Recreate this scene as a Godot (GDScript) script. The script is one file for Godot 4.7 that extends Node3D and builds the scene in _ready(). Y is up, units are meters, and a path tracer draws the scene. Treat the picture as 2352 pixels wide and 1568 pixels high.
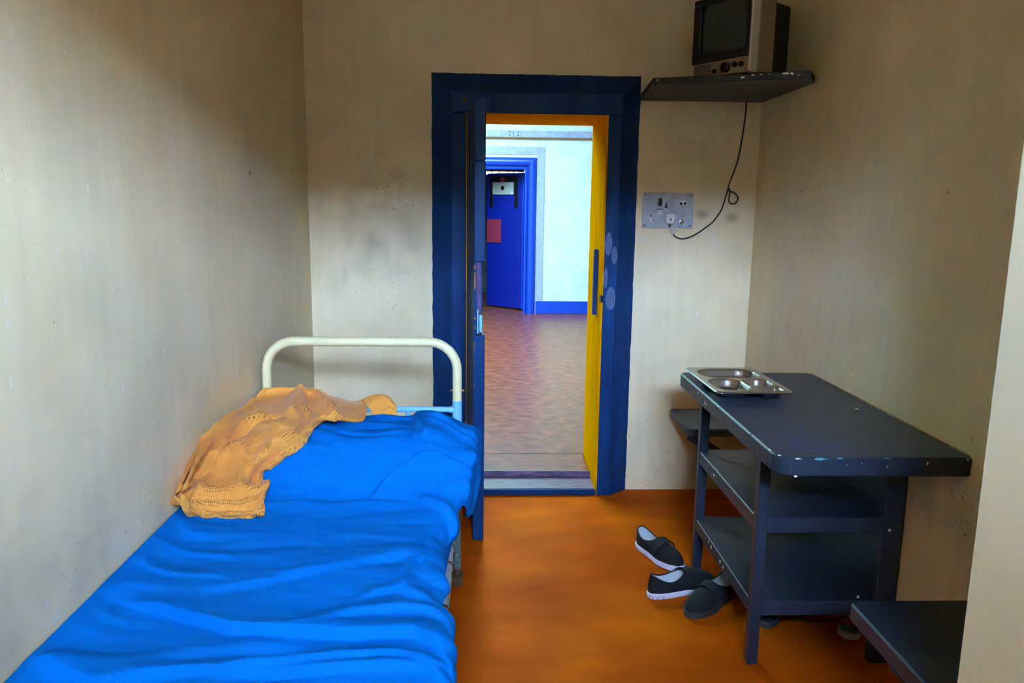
extends Node3D

# Prison cell seen from its window end. x right, y up, z towards the window; the door wall is the plane z = 0, the floor y = 0.
const WL := -0.846      # left wall
const WR := 1.322       # right wall
const CEIL := 2.62
const REAR := 4.4       # inner face of the window wall
const FAR := -6.171     # far wall of the hall outside the cell

var taken := {}
var rng := RandomNumberGenerator.new()
var M := {}             # materials
var fold_list := []

func _ready() -> void:
	rng.seed = 7
	# ---- camera
	var cam := Camera3D.new()
	cam.name = "camera"
	cam.position = Vector3(0, 1.45, 3.825)
	cam.rotation = Vector3(-0.1744, -0.03637, 0.01276)
	cam.fov = 47.36
	cam.near = 0.05
	cam.current = true
	add_child(cam)
	# ---- sky, exposure
	var env := Environment.new()
	env.tonemap_mode = Environment.TONE_MAPPER_LINEAR
	env.tonemap_exposure = 4.0
	env.background_energy_multiplier = 58.0
	env.background_mode = Environment.BG_SKY
	var sm := ProceduralSkyMaterial.new()
	sm.sky_top_color = Color(0.58, 0.735, 0.95)
	sm.sky_horizon_color = Color(0.68, 0.80, 1.0)
	sm.ground_bottom_color = Color(0.2, 0.18, 0.15)
	sm.ground_horizon_color = Color(0.24, 0.22, 0.19)
	sm.sky_energy_multiplier = 1.0
	sm.ground_energy_multiplier = 1.0
	var sky := Sky.new()
	sky.sky_material = sm
	env.sky = sky
	env.sdfgi_enabled = true
	env.ssao_enabled = true
	env.ssil_enabled = true
	var we := WorldEnvironment.new()
	we.name = "world_environment"
	we.environment = env
	add_child(we)
	# ---- daylight: sun behind thin cloud low above the added yard wall, entering only through the cell window
	var sun := DirectionalLight3D.new()
	sun.name = "veiled_sun"
	sun.rotation = Vector3(deg_to_rad(-23.0), deg_to_rad(6.0), 0)
	sun.light_color = Color(0.61, 0.76, 1.0)
	sun.light_energy = 19.0
	sun.light_angular_distance = 56.0
	sun.sky_mode = DirectionalLight3D.SKY_MODE_LIGHT_ONLY
	sun.shadow_enabled = true
	add_child(sun)
	# ---- the hall outside the door: an added area light for its unseen daylight
	area_light("hall_light_stand_in", Vector3(-1.0, 3.08, -3.3), Vector3(-PI / 2, 0, 0), Vector2(3.0, 3.0), Color(0.72, 0.97, 1.0), 13.0)
	make_materials()
	build_room()
	build_hall()
	build_doorway()
	build_cell_door()
	build_bed()
	build_blue_blanket()
	build_orange_blanket()
	build_desk()
	build_stools()
	build_tray()
	build_shoes()
	build_television()
	build_wall_panel()
	build_small_things()

func area_light(called: String, at: Vector3, turn: Vector3, size: Vector2, color: Color, energy: float) -> void:
	var l := AreaLight3D.new()
	l.name = called
	l.position = at
	l.rotation = turn
	l.area_size = size
	l.light_color = color
	l.light_energy = energy
	l.area_normalize_energy = true
	l.area_range = 30.0
	l.area_attenuation = 2.0
	l.shadow_enabled = true
	add_child(l)

# ------------------------------------------------------------------ helpers: naming
func numbered(called: String) -> String:
	if not taken.has(called):
		taken[called] = 0
		return called
	taken[called] += 1
	return "%s_%03d" % [called, taken[called]]

func tag(o: Node3D, label: String, category: String, group := "", kind := "") -> Node3D:
	if label: o.set_meta("label", label)
	if category: o.set_meta("category", category)
	if group: o.set_meta("group", group)
	if kind: o.set_meta("kind", kind)
	return o

func thing(called: String, label: String, category: String, at := Vector3.ZERO, group := "", kind := "") -> Node3D:
	var o := Node3D.new()
	o.name = numbered(called)
	add_child(o)
	o.position = at
	tag(o, label, category, group, kind)
	return o

func put(called: String, st: SurfaceTool, m: Material, parent: Node3D = null) -> MeshInstance3D:
	var o := MeshInstance3D.new()
	o.mesh = st.commit()
	o.material_override = null
	for i in o.mesh.get_surface_count():
		o.mesh.surface_set_material(i, m)
	if parent == null:
		o.name = numbered(called)
		add_child(o)
	else:
		o.name = called
		parent.add_child(o, true)
	return o

func S() -> SurfaceTool:
	var st := SurfaceTool.new()
	st.begin(Mesh.PRIMITIVE_TRIANGLES)
	return st

# ------------------------------------------------------------------ helpers: shapes
func tri(st: SurfaceTool, a: Vector3, b: Vector3, c: Vector3, out: Vector3) -> void:
	var n := (c - a).cross(b - a)
	if n.dot(out) < 0.0:
		n = -n
		var t := b
		b = c
		c = t
	n = n.normalized()
	st.set_uv(Vector2.ZERO)
	for p in [a, b, c]:
		st.set_normal(n)
		st.add_vertex(p)

func quad(st: SurfaceTool, a: Vector3, b: Vector3, c: Vector3, d: Vector3, out: Vector3) -> void:
	tri(st, a, b, c, out)
	tri(st, a, c, d, out)

func quad_uv(st: SurfaceTool, p: Array, uv: Array, out: Vector3) -> void:
	var n: Vector3 = (p[2] - p[0]).cross(p[1] - p[0])
	var order := [0, 1, 2, 0, 2, 3]
	if n.dot(out) < 0.0:
		n = -n
		order = [0, 2, 1, 0, 3, 2]
	n = n.normalized()
	for k in order:
		st.set_normal(n)
		st.set_uv(uv[k])
		st.add_vertex(p[k])

# box with chamfered edges
func bx(st: SurfaceTool, lo: Vector3, hi: Vector3, b := 0.003, xf := Transform3D.IDENTITY) -> void:
	var c := (lo + hi) / 2.0
	var h := (hi - lo) / 2.0
	b = minf(b, minf(h.x, minf(h.y, h.z)) * 0.9)
	var mid := xf * c
	for ax in 3:
		var u := (ax + 1) % 3
		var v := (ax + 2) % 3
		for s in [-1.0, 1.0]:
			var q := []
			for k in [[-1, -1], [1, -1], [1, 1], [-1, 1]]:
				var p := Vector3.ZERO
				p[ax] = s * h[ax]
				p[u] = k[0] * (h[u] - b)
				p[v] = k[1] * (h[v] - b)
				q.append(xf * (c + p))
			quad(st, q[0], q[1], q[2], q[3], (q[0] + q[2]) / 2.0 - mid)
	if b <= 0.0:
		return
	for ax in 3:
		var u := (ax + 1) % 3
		var v := (ax + 2) % 3
		for su in [-1.0, 1.0]:
			for sv in [-1.0, 1.0]:
				var q := []
				for k in [[-1, 0], [1, 0], [1, 1], [-1, 1]]:
					var p := Vector3.ZERO
					p[ax] = k[0] * (h[ax] - b)
					p[u] = su * (h[u] - (0.0 if k[1] == 0 else b))
					p[v] = sv * (h[v] - (b if k[1] == 0 else 0.0))
					q.append(xf * (c + p))
				quad(st, q[0], q[1], q[2], q[3], (q[0] + q[2]) / 2.0 - mid)
	for sx in [-1.0, 1.0]:
		for sy in [-1.0, 1.0]:
			for sz in [-1.0, 1.0]:
				var s := Vector3(sx, sy, sz)
				var q := []
				for k in 3:
					var p := Vector3.ZERO
					for a in 3:
						p[a] = s[a] * (h[a] - (0.0 if a == k else b))
					q.append(xf * (c + p))
				tri(st, q[0], q[1], q[2], q[0] - mid)

func boxed(called: String, lo: Vector3, hi: Vector3, m: Material, parent: Node3D = null, b := 0.003, xf := Transform3D.IDENTITY) -> MeshInstance3D:
	var st := S()
	bx(st, lo, hi, b, xf)
	return put(called, st, m, parent)

# smooth grid from f(u, v), u and v from 0 to 1
func grid(st: SurfaceTool, nu: int, nv: int, f: Callable, flip := false, uvs := Vector2.ONE) -> void:
	var P := PackedVector3Array()
	P.resize((nu + 1) * (nv + 1))
	for j in nv + 1:
		for i in nu + 1:
			P[j * (nu + 1) + i] = f.call(float(i) / nu, float(j) / nv)
	grid_points(st, nu, nv, P, flip, uvs)

func grid_points(st: SurfaceTool, nu: int, nv: int, P: PackedVector3Array, flip := false, uvs := Vector2.ONE) -> void:
	var w := nu + 1
	var N := PackedVector3Array()
	N.resize(P.size())
	var closed_u := P[0].distance_to(P[nu]) < 1e-5 and P[w].distance_to(P[w + nu]) < 1e-5
	for j in nv + 1:
		for i in w:
			var i0 := maxi(i - 1, 0)
			var i1 := mini(i + 1, nu)
			if closed_u and (i == 0 or i == nu):
				i0 = nu - 1
				i1 = 1
			var du := P[j * w + i1] - P[j * w + i0]
			var dv := P[mini(j + 1, nv) * w + i] - P[maxi(j - 1, 0) * w + i]
			var n := dv.cross(du)
			if n.length() < 1e-12:
				n = Vector3.UP
			N[j * w + i] = (-n if flip else n).normalized()
	for j in nv:
		for i in nu:
			var a := j * w + i
			var q := [a, a + 1, a + w + 1, a, a + w + 1, a + w]
			if flip:
				q = [a, a + w + 1, a + 1, a, a + w, a + w + 1]
			for k in q:
				st.set_normal(N[k])
				st.set_uv(Vector2(float(k % w) / nu, float(k / w) / nv) * uvs)
				st.add_vertex(P[k])

# round tube along points
func tube(st: SurfaceTool, pts: Array, r: float, seg := 12, ends := true, flat := 1.0) -> void:
	var n := pts.size()
	var t0: Vector3 = (pts[1] - pts[0]).normalized()
	var up := Vector3.UP if absf(t0.y) < 0.9 else Vector3.RIGHT
	var side := t0.cross(up).normalized()
	var rings := []
	for i in n:
		var t: Vector3 = (pts[mini(i + 1, n - 1)] - pts[maxi(i - 1, 0)]).normalized()
		side = (side - t * side.dot(t)).normalized()
		var nrm := t.cross(side).normalized()
		var ring := []
		for k in seg + 1:
			var a := TAU * k / seg
			ring.append([pts[i] + (side * cos(a) + nrm * sin(a) * flat) * r, (side * cos(a) + nrm * sin(a)).normalized()])
		rings.append(ring)
	for i in n - 1:
		for k in seg:
			var q := [rings[i][k], rings[i][k + 1], rings[i + 1][k + 1], rings[i + 1][k]]
			var o: Vector3 = q[0][1] + q[2][1]
			var nn: Vector3 = (q[2][0] - q[0][0]).cross(q[1][0] - q[0][0])
			var order := [0, 1, 2, 0, 2, 3] if nn.dot(o) >= 0 else [0, 2, 1, 0, 3, 2]
			for e in order:
				st.set_normal(q[e][1])
				st.set_uv(Vector2(float(k) / seg, float(i) / n))
				st.add_vertex(q[e][0])
	if ends:
		for e in [0, n - 1]:
			var o: Vector3 = (pts[0] - pts[1]) if e == 0 else (pts[n - 1] - pts[n - 2])
			for k in seg:
				st.set_uv(Vector2.ZERO)
				tri(st, pts[e], rings[e][k][0], rings[e][k + 1][0], o)

func smooth(pts: Array, steps: int) -> Array:
	var out := []
	var n := pts.size()
	for i in n - 1:
		var a: Vector3 = pts[maxi(i - 1, 0)]
		var b: Vector3 = pts[i]
		var c: Vector3 = pts[i + 1]
		var d: Vector3 = pts[mini(i + 2, n - 1)]
		for k in steps:
			out.append(b.cubic_interpolate(c, a, d, float(k) / steps))
	out.append(pts[n - 1])
	return out

# turned shape: profile of (radius, height), about xf's y axis
func lathe(st: SurfaceTool, prof: Array, seg: int, xf: Transform3D) -> void:
	for i in prof.size() - 1:
		var a: Vector2 = prof[i]
		var b: Vector2 = prof[i + 1]
		var d := b - a
		var nn := Vector2(d.y, -d.x).normalized()
		for k in seg:
			var a0 := TAU * k / seg
			var a1 := TAU * (k + 1) / seg
			var d0 := Vector3(cos(a0), 0, sin(a0))
			var d1 := Vector3(cos(a1), 0, sin(a1))
			var p := [d0 * a.x + Vector3.UP * a.y, d1 * a.x + Vector3.UP * a.y, d1 * b.x + Vector3.UP * b.y, d0 * b.x + Vector3.UP * b.y]
			var q := [d0 * nn.x + Vector3.UP * nn.y, d1 * nn.x + Vector3.UP * nn.y, d1 * nn.x + Vector3.UP * nn.y, d0 * nn.x + Vector3.UP * nn.y]
			var face: Vector3 = (p[2] - p[0]).cross(p[1] - p[0])
			if face.length() < 1e-14:
				face = (p[3] - p[0]).cross(p[2] - p[0])
			var order := [0, 1, 2, 0, 2, 3] if face.dot(q[0] + q[1]) >= 0 else [0, 2, 1, 0, 3, 2]
			for e in order:
				st.set_normal((xf.basis * q[e]).normalized())
				st.set_uv(Vector2.ZERO)
				st.add_vertex(xf * p[e])

# extruded outline (points in the local x-z plane), from y0 to y1, its top and bottom edges chamfered by b
func prism(st: SurfaceTool, poly: PackedVector2Array, y0: float, y1: float, b := 0.0, xf := Transform3D.IDENTITY) -> void:
	var n := poly.size()
	var mid := Vector2.ZERO
	for p in poly: mid += p / n
	var small := PackedVector2Array()
	for i in n:
		var e0 := (poly[i] - poly[(i + n - 1) % n]).normalized()
		var e1 := (poly[(i + 1) % n] - poly[i]).normalized()
		var nn := (Vector2(e0.y, -e0.x) + Vector2(e1.y, -e1.x)).normalized()
		if Geometry2D.is_polygon_clockwise(poly): nn = -nn
		small.append(poly[i] - nn * b)
	var idx := Geometry2D.triangulate_polygon(small)
	var lv := [[small, y0], [poly, y0 + b], [poly, y1 - b], [small, y1]] if b > 0.0 else [[poly, y0], [poly, y1]]
	for e in [[0, -1.0], [lv.size() - 1, 1.0]]:
		var out := xf.basis * Vector3(0, e[1], 0)
		for k in range(0, idx.size(), 3):
			tri(st, xf * v3(lv[e[0]][0][idx[k]], lv[e[0]][1]), xf * v3(lv[e[0]][0][idx[k + 1]], lv[e[0]][1]), xf * v3(lv[e[0]][0][idx[k + 2]], lv[e[0]][1]), out)
	for l in lv.size() - 1:
		for i in n:
			var k := (i + 1) % n
			var e := poly[k] - poly[i]
			var o2 := Vector2(e.y, -e.x)
			if Geometry2D.is_polygon_clockwise(poly): o2 = -o2
			var out := xf.basis * Vector3(o2.x, 0, o2.y)
			quad(st, xf * v3(lv[l][0][i], lv[l][1]), xf * v3(lv[l][0][k], lv[l][1]), xf * v3(lv[l + 1][0][k], lv[l + 1][1]), xf * v3(lv[l + 1][0][i], lv[l + 1][1]), out)

func v3(p: Vector2, y: float) -> Vector3:
	return Vector3(p.x, y, p.y)

func round_rect(lo: Vector2, hi: Vector2, r: Array, seg := 6) -> PackedVector2Array:
	# corner radii in the order: (lo,lo) (hi,lo) (hi,hi) (lo,hi)
	var out := PackedVector2Array()
	var cs := [[lo, Vector2(1, 1), PI], [Vector2(hi.x, lo.y), Vector2(-1, 1), -PI / 2], [hi, Vector2(-1, -1), 0.0], [Vector2(lo.x, hi.y), Vector2(1, -1), PI / 2]]
	for k in 4:
		var c: Vector2 = cs[k][0] + cs[k][1] * r[k]
		if r[k] <= 0.0:
			out.append(cs[k][0])
			continue
		for i in seg + 1:
			var a: float = cs[k][2] + PI / 2 * i / seg
			out.append(c + Vector2(cos(a), sin(a)) * r[k])
	return out

func segd(p: Vector2, a: Vector2, b: Vector2) -> Vector3:
	var ab := b - a
	var t := clampf((p - a).dot(ab) / maxf(ab.length_squared(), 1e-9), 0.0, 1.0)
	var q := a + ab * t
	return Vector3(p.distance_to(q), p.y - q.y, t)

# ------------------------------------------------------------------ materials
func noise_tex(freq: float, seed_: int, lo: float, hi: float, size := 512, oct := 4, kind := FastNoiseLite.TYPE_SIMPLEX_SMOOTH) -> NoiseTexture2D:
	var n := FastNoiseLite.new()
	n.seed = seed_
	n.frequency = freq
	n.noise_type = kind
	n.fractal_octaves = oct
	var t := NoiseTexture2D.new()
	t.width = size
	t.height = size
	t.seamless = true
	t.noise = n
	var g := Gradient.new()
	g.offsets = PackedFloat32Array([0.0, 1.0])
	g.colors = PackedColorArray([Color(lo, lo, lo), Color(hi, hi, hi)])
	t.color_ramp = g
	return t

func mat(called: String, r: float, g: float, b: float, rough: float, metal := 0.0) -> StandardMaterial3D:
	var m := StandardMaterial3D.new()
	m.resource_name = called
	m.albedo_color = Color(r / 255.0, g / 255.0, b / 255.0)
	m.roughness = rough
	m.metallic = metal
	M[called] = m
	return m

func mottled(m: StandardMaterial3D, tex: Texture2D, scale: Vector3, bump: Texture2D = null, cm := 0.05) -> StandardMaterial3D:
	m.albedo_texture = tex
	m.uv1_triplanar = true
	m.uv1_world_triplanar = true
	m.uv1_scale = scale
	if bump:
		m.heightmap_enabled = true
		m.heightmap_texture = bump
		m.heightmap_scale = cm
	return m

func make_materials() -> void:
	var mottle := noise_tex(0.012, 3, 0.72, 1.0)
	var fine := noise_tex(0.06, 5, 0.8, 1.0)
	var grain := noise_tex(0.03, 9, 0.0, 1.0, 512, 5)
	M.mottle = mottle
	M.grain = grain
	mottled(mat("navy_paint", 16, 64, 116, 0.42), mottle, Vector3(1.6, 0.5, 1.6), grain, 0.12)
	mottled(mat("door_paint", 18, 70, 124, 0.38), mottle, Vector3(1.6, 0.5, 1.6), grain, 0.1)
	mottled(mat("yellow_gloss", 255, 168, 2, 0.5), noise_tex(0.012, 21, 0.84, 1.0), Vector3(3.0, 0.35, 3.0), grain, 0.08)
	mottled(mat("slate_paint", 40, 50, 62, 0.42), mottle, Vector3(1.2, 1.2, 1.2), grain, 0.08)
	mottled(mat("lit_seat_and_pad_grey", 80, 90, 94, 0.45), mottle, Vector3(1.2, 1.2, 1.2), grain, 0.08)  # seat slate lightened for the light on the far seat; also the pad top
	mottled(mat("shelf_paint", 8, 11, 24, 0.45), mottle, Vector3(1.5, 1.5, 1.5), grain, 0.12)
	M.yellow_gloss.metallic_specular = 0.0
	M.navy_paint.metallic_specular = 0.25
	M.door_paint.metallic_specular = 0.25
	mat("cream_enamel", 236, 220, 162, 0.28)
	mat("pale_blue_enamel_and_shine", 128, 196, 226, 0.3)
	mottled(mat("green_rusty_enamel", 132, 172, 158, 0.5), noise_tex(0.05, 33, 0.35, 1.0), Vector3(3, 3, 3), grain, 0.1)
	mottled(mat("rail_metal", 190, 206, 212, 0.42, 0.1), noise_tex(0.03, 34, 0.7, 1.0), Vector3(3, 3, 3), grain, 0.08)
	mottled(mat("rust", 96, 66, 36, 0.8), fine, Vector3(6, 6, 6), grain, 0.2)
	mat("chrome", 216, 220, 224, 0.16, 1.0)
	mat("steel", 190, 186, 178, 0.24, 1.0)
	mottled(mat("brushed_plate", 190, 194, 196, 0.5, 0.0), noise_tex(0.012, 41, 0.85, 1.0), Vector3(3, 3, 3))
	mat("white_plastic", 226, 226, 222, 0.35)
	mat("dark_plastic", 52, 52, 44, 0.4)
	mat("black_plastic", 16, 16, 18, 0.32)
	mat("black_rubber", 14, 14, 15, 0.5)
	mat("dark_hole", 8, 8, 8, 0.8)
	mat("tv_beige", 146, 122, 92, 0.45)
	mat("tv_trim", 206, 190, 170, 0.3)
	mat("tv_black", 14, 13, 12, 0.3)
	mat("tv_screen", 54, 64, 58, 0.08)
	mat("tv_mark", 128, 128, 120, 0.4)
	mat("red_lamp", 120, 20, 18, 0.3)
	mottled(mat("shoe_cloth", 15, 15, 17, 0.85), noise_tex(0.2, 44, 0.7, 1.0), Vector3(8, 8, 8), grain, 0.05)
	mat("shoe_rim", 14, 14, 16, 0.6)
	mottled(mat("shoe_lining", 206, 206, 204, 0.8), fine, Vector3(10, 10, 10), grain, 0.08)
	mat("shoe_sole_white", 214, 210, 220, 0.55)
	mat("shoe_sole_dark", 40, 40, 40, 0.6)
	mottled(mat("sole_pad", 196, 186, 160, 0.6), fine, Vector3(6, 6, 6))
	mat("paper", 206, 200, 160, 0.9)
	mottled(mat("worn_lilac_wood", 146, 112, 142, 0.4), noise_tex(0.03, 51, 0.5, 1.0), Vector3(0.6, 3, 5), grain, 0.15)
	mottled(mat("worn_lock_wood", 92, 58, 130, 0.5), noise_tex(0.02, 52, 0.4, 1.0), Vector3(4, 1.5, 4), grain, 0.2)
	mottled(mat("bare_wood", 170, 110, 62, 0.7), fine, Vector3(6, 6, 6))
	mat("chip_white", 226, 226, 216, 0.5)
	mottled(mat("touch_up_blue", 72, 98, 142, 0.45), mottle, Vector3(1.6, 1.6, 1.6))
	# hall
	mottled(mat("hall_wall", 226, 234, 234, 0.6), noise_tex(0.008, 61, 0.9, 1.0), Vector3(0.7, 0.7, 0.7))
	mottled(mat("hall_grey", 180, 184, 226, 0.5), noise_tex(0.03, 62, 0.84, 1.0), Vector3(0.8, 0.8, 0.8), grain, 0.3)
	mat("hall_blue", 8, 66, 205, 0.25)
	mat("hall_blue_deep", 3, 25, 138, 0.4)
	mat("hall_red", 140, 36, 66, 0.5)
	mottled(mat("dull_wall", 150, 146, 132, 0.8), mottle, Vector3(0.6, 0.6, 0.6))
	mat("yard_warm_bounce", 120, 98, 64, 0.9)  # tinted to bounce warm light in through the window
	mottled(mat("sky_cutoff_brown", 120, 96, 84, 0.9), mottle, Vector3(0.6, 0.6, 0.6))
	var gl := mat("pane_glass", 235, 245, 245, 0.03)
	gl.albedo_color.a = 0.08
	gl.transparency = BaseMaterial3D.TRANSPARENCY_ALPHA
	var em := mat("diffuser", 240, 250, 255, 0.5)
	em.emission_enabled = true
	em.emission = Color(0.86, 0.975, 1.0)
	em.emission_energy_multiplier = 0.45
	# hall floor: brown-grey marbled lino with pale scuffs
	mottled(mat("hall_floor", 184, 100, 64, 0.32), lino_texture(), Vector3(0.9, 0.9, 0.9))
	# cell floor: polished orange-brown lino, brushed crosswise
	var fl := mottled(mat("cell_floor", 255, 255, 255, 0.42, 0.18), floor_texture(), Vector3(0.55, 0.55, 0.55))
	fl.metallic_specular = 0.0
	fl.heightmap_enabled = true
	fl.heightmap_texture = noise_tex(0.02, 72, 0.0, 1.0, 512, 4)
	fl.heightmap_scale = 0.05
	# blue fleece
	var bl := mottled(mat("blue_fleece", 6, 121, 212, 0.95), noise_tex(0.2, 81, 0.86, 1.0, 512, 3), Vector3(3, 3, 3), noise_tex(0.35, 82, 0.0, 1.0, 512, 2), 0.06)
	bl.metallic_specular = 0.1
	mottled(mat("mattress_ticking", 190, 196, 206, 0.9), fine, Vector3(4, 4, 4))
	# orange cellular knit
	var ok := mat("orange_cellular_knit", 255, 255, 255, 0.9)
	ok.albedo_texture = knit_texture()
	ok.transparency = BaseMaterial3D.TRANSPARENCY_ALPHA_SCISSOR
	ok.alpha_scissor_threshold = 0.5
	ok.rim_enabled = true
	ok.rim = 0.3
	ok.rim_tint = 0.7
	var op := mottled(mat("orange_plain_knit", 255, 170, 66, 0.9), noise_tex(0.25, 84, 0.88, 1.0, 512, 2), Vector3(5, 5, 5), noise_tex(0.4, 85, 0.0, 1.0, 512, 2), 0.05)
	op.rim_enabled = true
	op.rim = 0.3
	op.rim_tint = 0.7

func field(w: int, h: int, f: Callable) -> Image:
	var im := Image.create(w, h, false, Image.FORMAT_RGB8)
	for y in h:
		for x in w:
			im.set_pixel(x, y, f.call(x, y))
	return im

func floor_texture() -> ImageTexture:
	var n := FastNoiseLite.new()
	n.seed = 71
	n.frequency = 0.02
	n.fractal_octaves = 4
	var a: Image = n.get_seamless_image(512, 512)
	n.frequency = 0.008
	n.seed = 73
	var b: Image = n.get_seamless_image(256, 256)
	var im := field(512, 512, func(x, y):
		# stretched along x: fine crosswise strokes
		var s: float = a.get_pixel(int(x / 3.0) % 512, y).r
		var k: float = b.get_pixel(x / 2, y / 2).r
		var v := 0.86 + 0.16 * (s - 0.5) + 0.2 * (k - 0.5)
		return Color(0.86 * v, 0.37 * v * (0.9 + 0.2 * k), 0.04 * v))
	for i in 150:
		stroke(im, rng.randf() * 512, rng.randf() * 512, rng.randf_range(-0.4, 0.4), rng.randf_range(4, 22), 0.7, Color(0.95, 0.6, 0.25) if rng.randf() < 0.6 else Color(0.22, 0.08, 0.03), rng.randf_range(0.06, 0.22))
	return ImageTexture.create_from_image(im)

func lino_texture() -> ImageTexture:
	var n := FastNoiseLite.new()
	n.seed = 91
	n.frequency = 0.03
	n.fractal_octaves = 5
	var a: Image = n.get_seamless_image(512, 512)
	var im := field(512, 512, func(x, y):
		var s: float = a.get_pixel(int(x / 1.6) % 512, y).r
		var v := 0.66 + 0.34 * (s - 0.5)
		return Color(v * 1.04, v * 0.98, v * 0.94))
	for i in 500:
		stroke(im, rng.randf() * 512, rng.randf() * 512, rng.randf_range(-0.35, 0.35), rng.randf_range(5, 22), 0.8, Color(1, 0.96, 0.95), rng.randf_range(0.2, 0.6))
	return ImageTexture.create_from_image(im)

func knit_texture() -> ImageTexture:
	# 10 x 16 cells of 9 mm; some rows are closed bands
	var im := Image.create(160, 256, false, Image.FORMAT_RGBA8)
	for y in 256:
		for x in 160:
			var cx := x % 16
			var cy := y % 16
			var row := y / 16
			var open: bool = row % 8 < 6 and cx >= 5 and cx < 12 and cy >= 4 and cy < 13
			var v := 0.93 + 0.07 * sin(x * TAU / 4.0) * sin(y * TAU / 4.0)
			if absf(cx - 8) > 4: v *= 1.03
			im.set_pixel(x, y, Color(1.0 * v, 0.66 * v, 0.26 * v, 0.0 if open else 1.0))
	return ImageTexture.create_from_image(im)

# ---- drawing on wall pictures
func dot(im: Image, x: float, y: float, rx: float, ry: float, c: Color, alpha: float, soft := 1.0) -> void:
	for yy in range(maxi(int(y - ry), 0), mini(int(y + ry) + 2, im.get_height())):
		for xx in range(maxi(int(x - rx), 0), mini(int(x + rx) + 2, im.get_width())):
			var d := Vector2((xx - x) / rx, (yy - y) / ry).length()
			if d < 1.0:
				im.set_pixel(xx, yy, im.get_pixel(xx, yy).lerp(c, alpha * minf((1.0 - d) / soft, 1.0)))

func stroke(im: Image, x: float, y: float, ang: float, len: float, wid: float, c: Color, alpha: float) -> void:
	for i in int(len):
		var px := posmod(int(x + cos(ang) * i), im.get_width())
		var py := posmod(int(y + sin(ang) * i), im.get_height())
		for k in range(0, int(ceil(wid))):
			var qy := posmod(py + k, im.get_height())
			im.set_pixel(px, qy, im.get_pixel(px, qy).lerp(c, alpha * (1.0 - float(i) / len * 0.6)))

# painted plaster: cream, with faint vertical brushing, specks, pale chips and soot where the photograph shows them
func plaster(w: int, h: int, seed_: int, specks: int, chips: int, marks: Callable) -> StandardMaterial3D:
	var n := FastNoiseLite.new()
	n.seed = seed_
	n.frequency = 1.0
	n.fractal_octaves = 3
	var lw := w / 8
	var lh := h / 8
	var low := field(lw, lh, func(x, y):
		var k: float = n.get_noise_2d(x * 0.05, y * 0.05) * 0.035 + n.get_noise_2d(x * 0.35 + 50.0, y * 0.02) * 0.016 + n.get_noise_2d(x * 0.012 + 9.0, y * 0.012) * 0.05
		var t: float = n.get_noise_2d(x * 0.03 + 100.0, y * 0.03) * 0.02
		return Color(0.925 + k + t, 0.83 + k, 0.63 + k - t))
	low.resize(w, h, Image.INTERPOLATE_CUBIC)
	n.frequency = 0.02
	var hm: Image = n.get_image(w, h, false, false, true)
	hm.convert(Image.FORMAT_RGB8)
	for i in chips:
		var x := rng.randf() * w
		var y := rng.randf() * h
		var tall := 2.0 + 9.0 * pow(rng.randf(), 2.0)
		dot(low, x, y, rng.randf_range(1.0, 3.5), tall, Color(0.97, 0.96, 0.93), rng.randf_range(0.25, 0.9))
		dot(hm, x, y, rng.randf_range(1.5, 4.0), tall, Color.WHITE if rng.randf() < 0.5 else Color.BLACK, 0.9)
	for i in specks:
		dot(low, rng.randf() * w, rng.randf() * h, rng.randf_range(0.7, 1.4), rng.randf_range(0.7, 1.8), Color(0.26, 0.21, 0.14), rng.randf_range(0.12, 0.6), 0.8)
	marks.call(low, hm)
	var m := StandardMaterial3D.new()
	m.resource_name = "painted_plaster"
	m.albedo_texture = ImageTexture.create_from_image(low)
	m.roughness = 0.5
	m.texture_repeat = false
	m.heightmap_enabled = true
	m.heightmap_texture = ImageTexture.create_from_image(hm)
	m.heightmap_scale = 0.13
	return m

func cluster(im: Image, x: float, y: float, sx: float, sy: float, n: int, c: Color) -> void:
	for i in n:
		var r := 0.7 + 1.3 * pow(rng.randf(), 3.0)
		dot(im, x + rng.randfn() * sx, y + rng.randfn() * sy, r * rng.randf_range(0.7, 1.2), r * rng.randf_range(0.7, 1.5), c, rng.randf_range(0.2, 0.75), 0.8)

# ------------------------------------------------------------------ the cell
func face(st: SurfaceTool, a: Vector3, b: Vector3, c: Vector3, d: Vector3, uv_of: Callable, out: Vector3) -> void:
	quad_uv(st, [a, b, c, d], [uv_of.call(a), uv_of.call(b), uv_of.call(c), uv_of.call(d)], out)

# a wall block whose room side (the face towards `out`) carries the wall picture
func wall_block(st: SurfaceTool, lo: Vector3, hi: Vector3, uv_of: Callable) -> void:
	for ax in 3:
		var u := (ax + 1) % 3
		var v := (ax + 2) % 3
		for s in [0, 1]:
			var q := []
			for k in [[0, 0], [1, 0], [1, 1], [0, 1]]:
				var p := Vector3.ZERO
				p[ax] = hi[ax] if s else lo[ax]
				p[u] = hi[u] if k[0] else lo[u]
				p[v] = hi[v] if k[1] else lo[v]
				q.append(p)
			var out := Vector3.ZERO
			out[ax] = 1.0 if s else -1.0
			quad_uv(st, q, [uv_of.call(q[0]), uv_of.call(q[1]), uv_of.call(q[2]), uv_of.call(q[3])], out)

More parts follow.
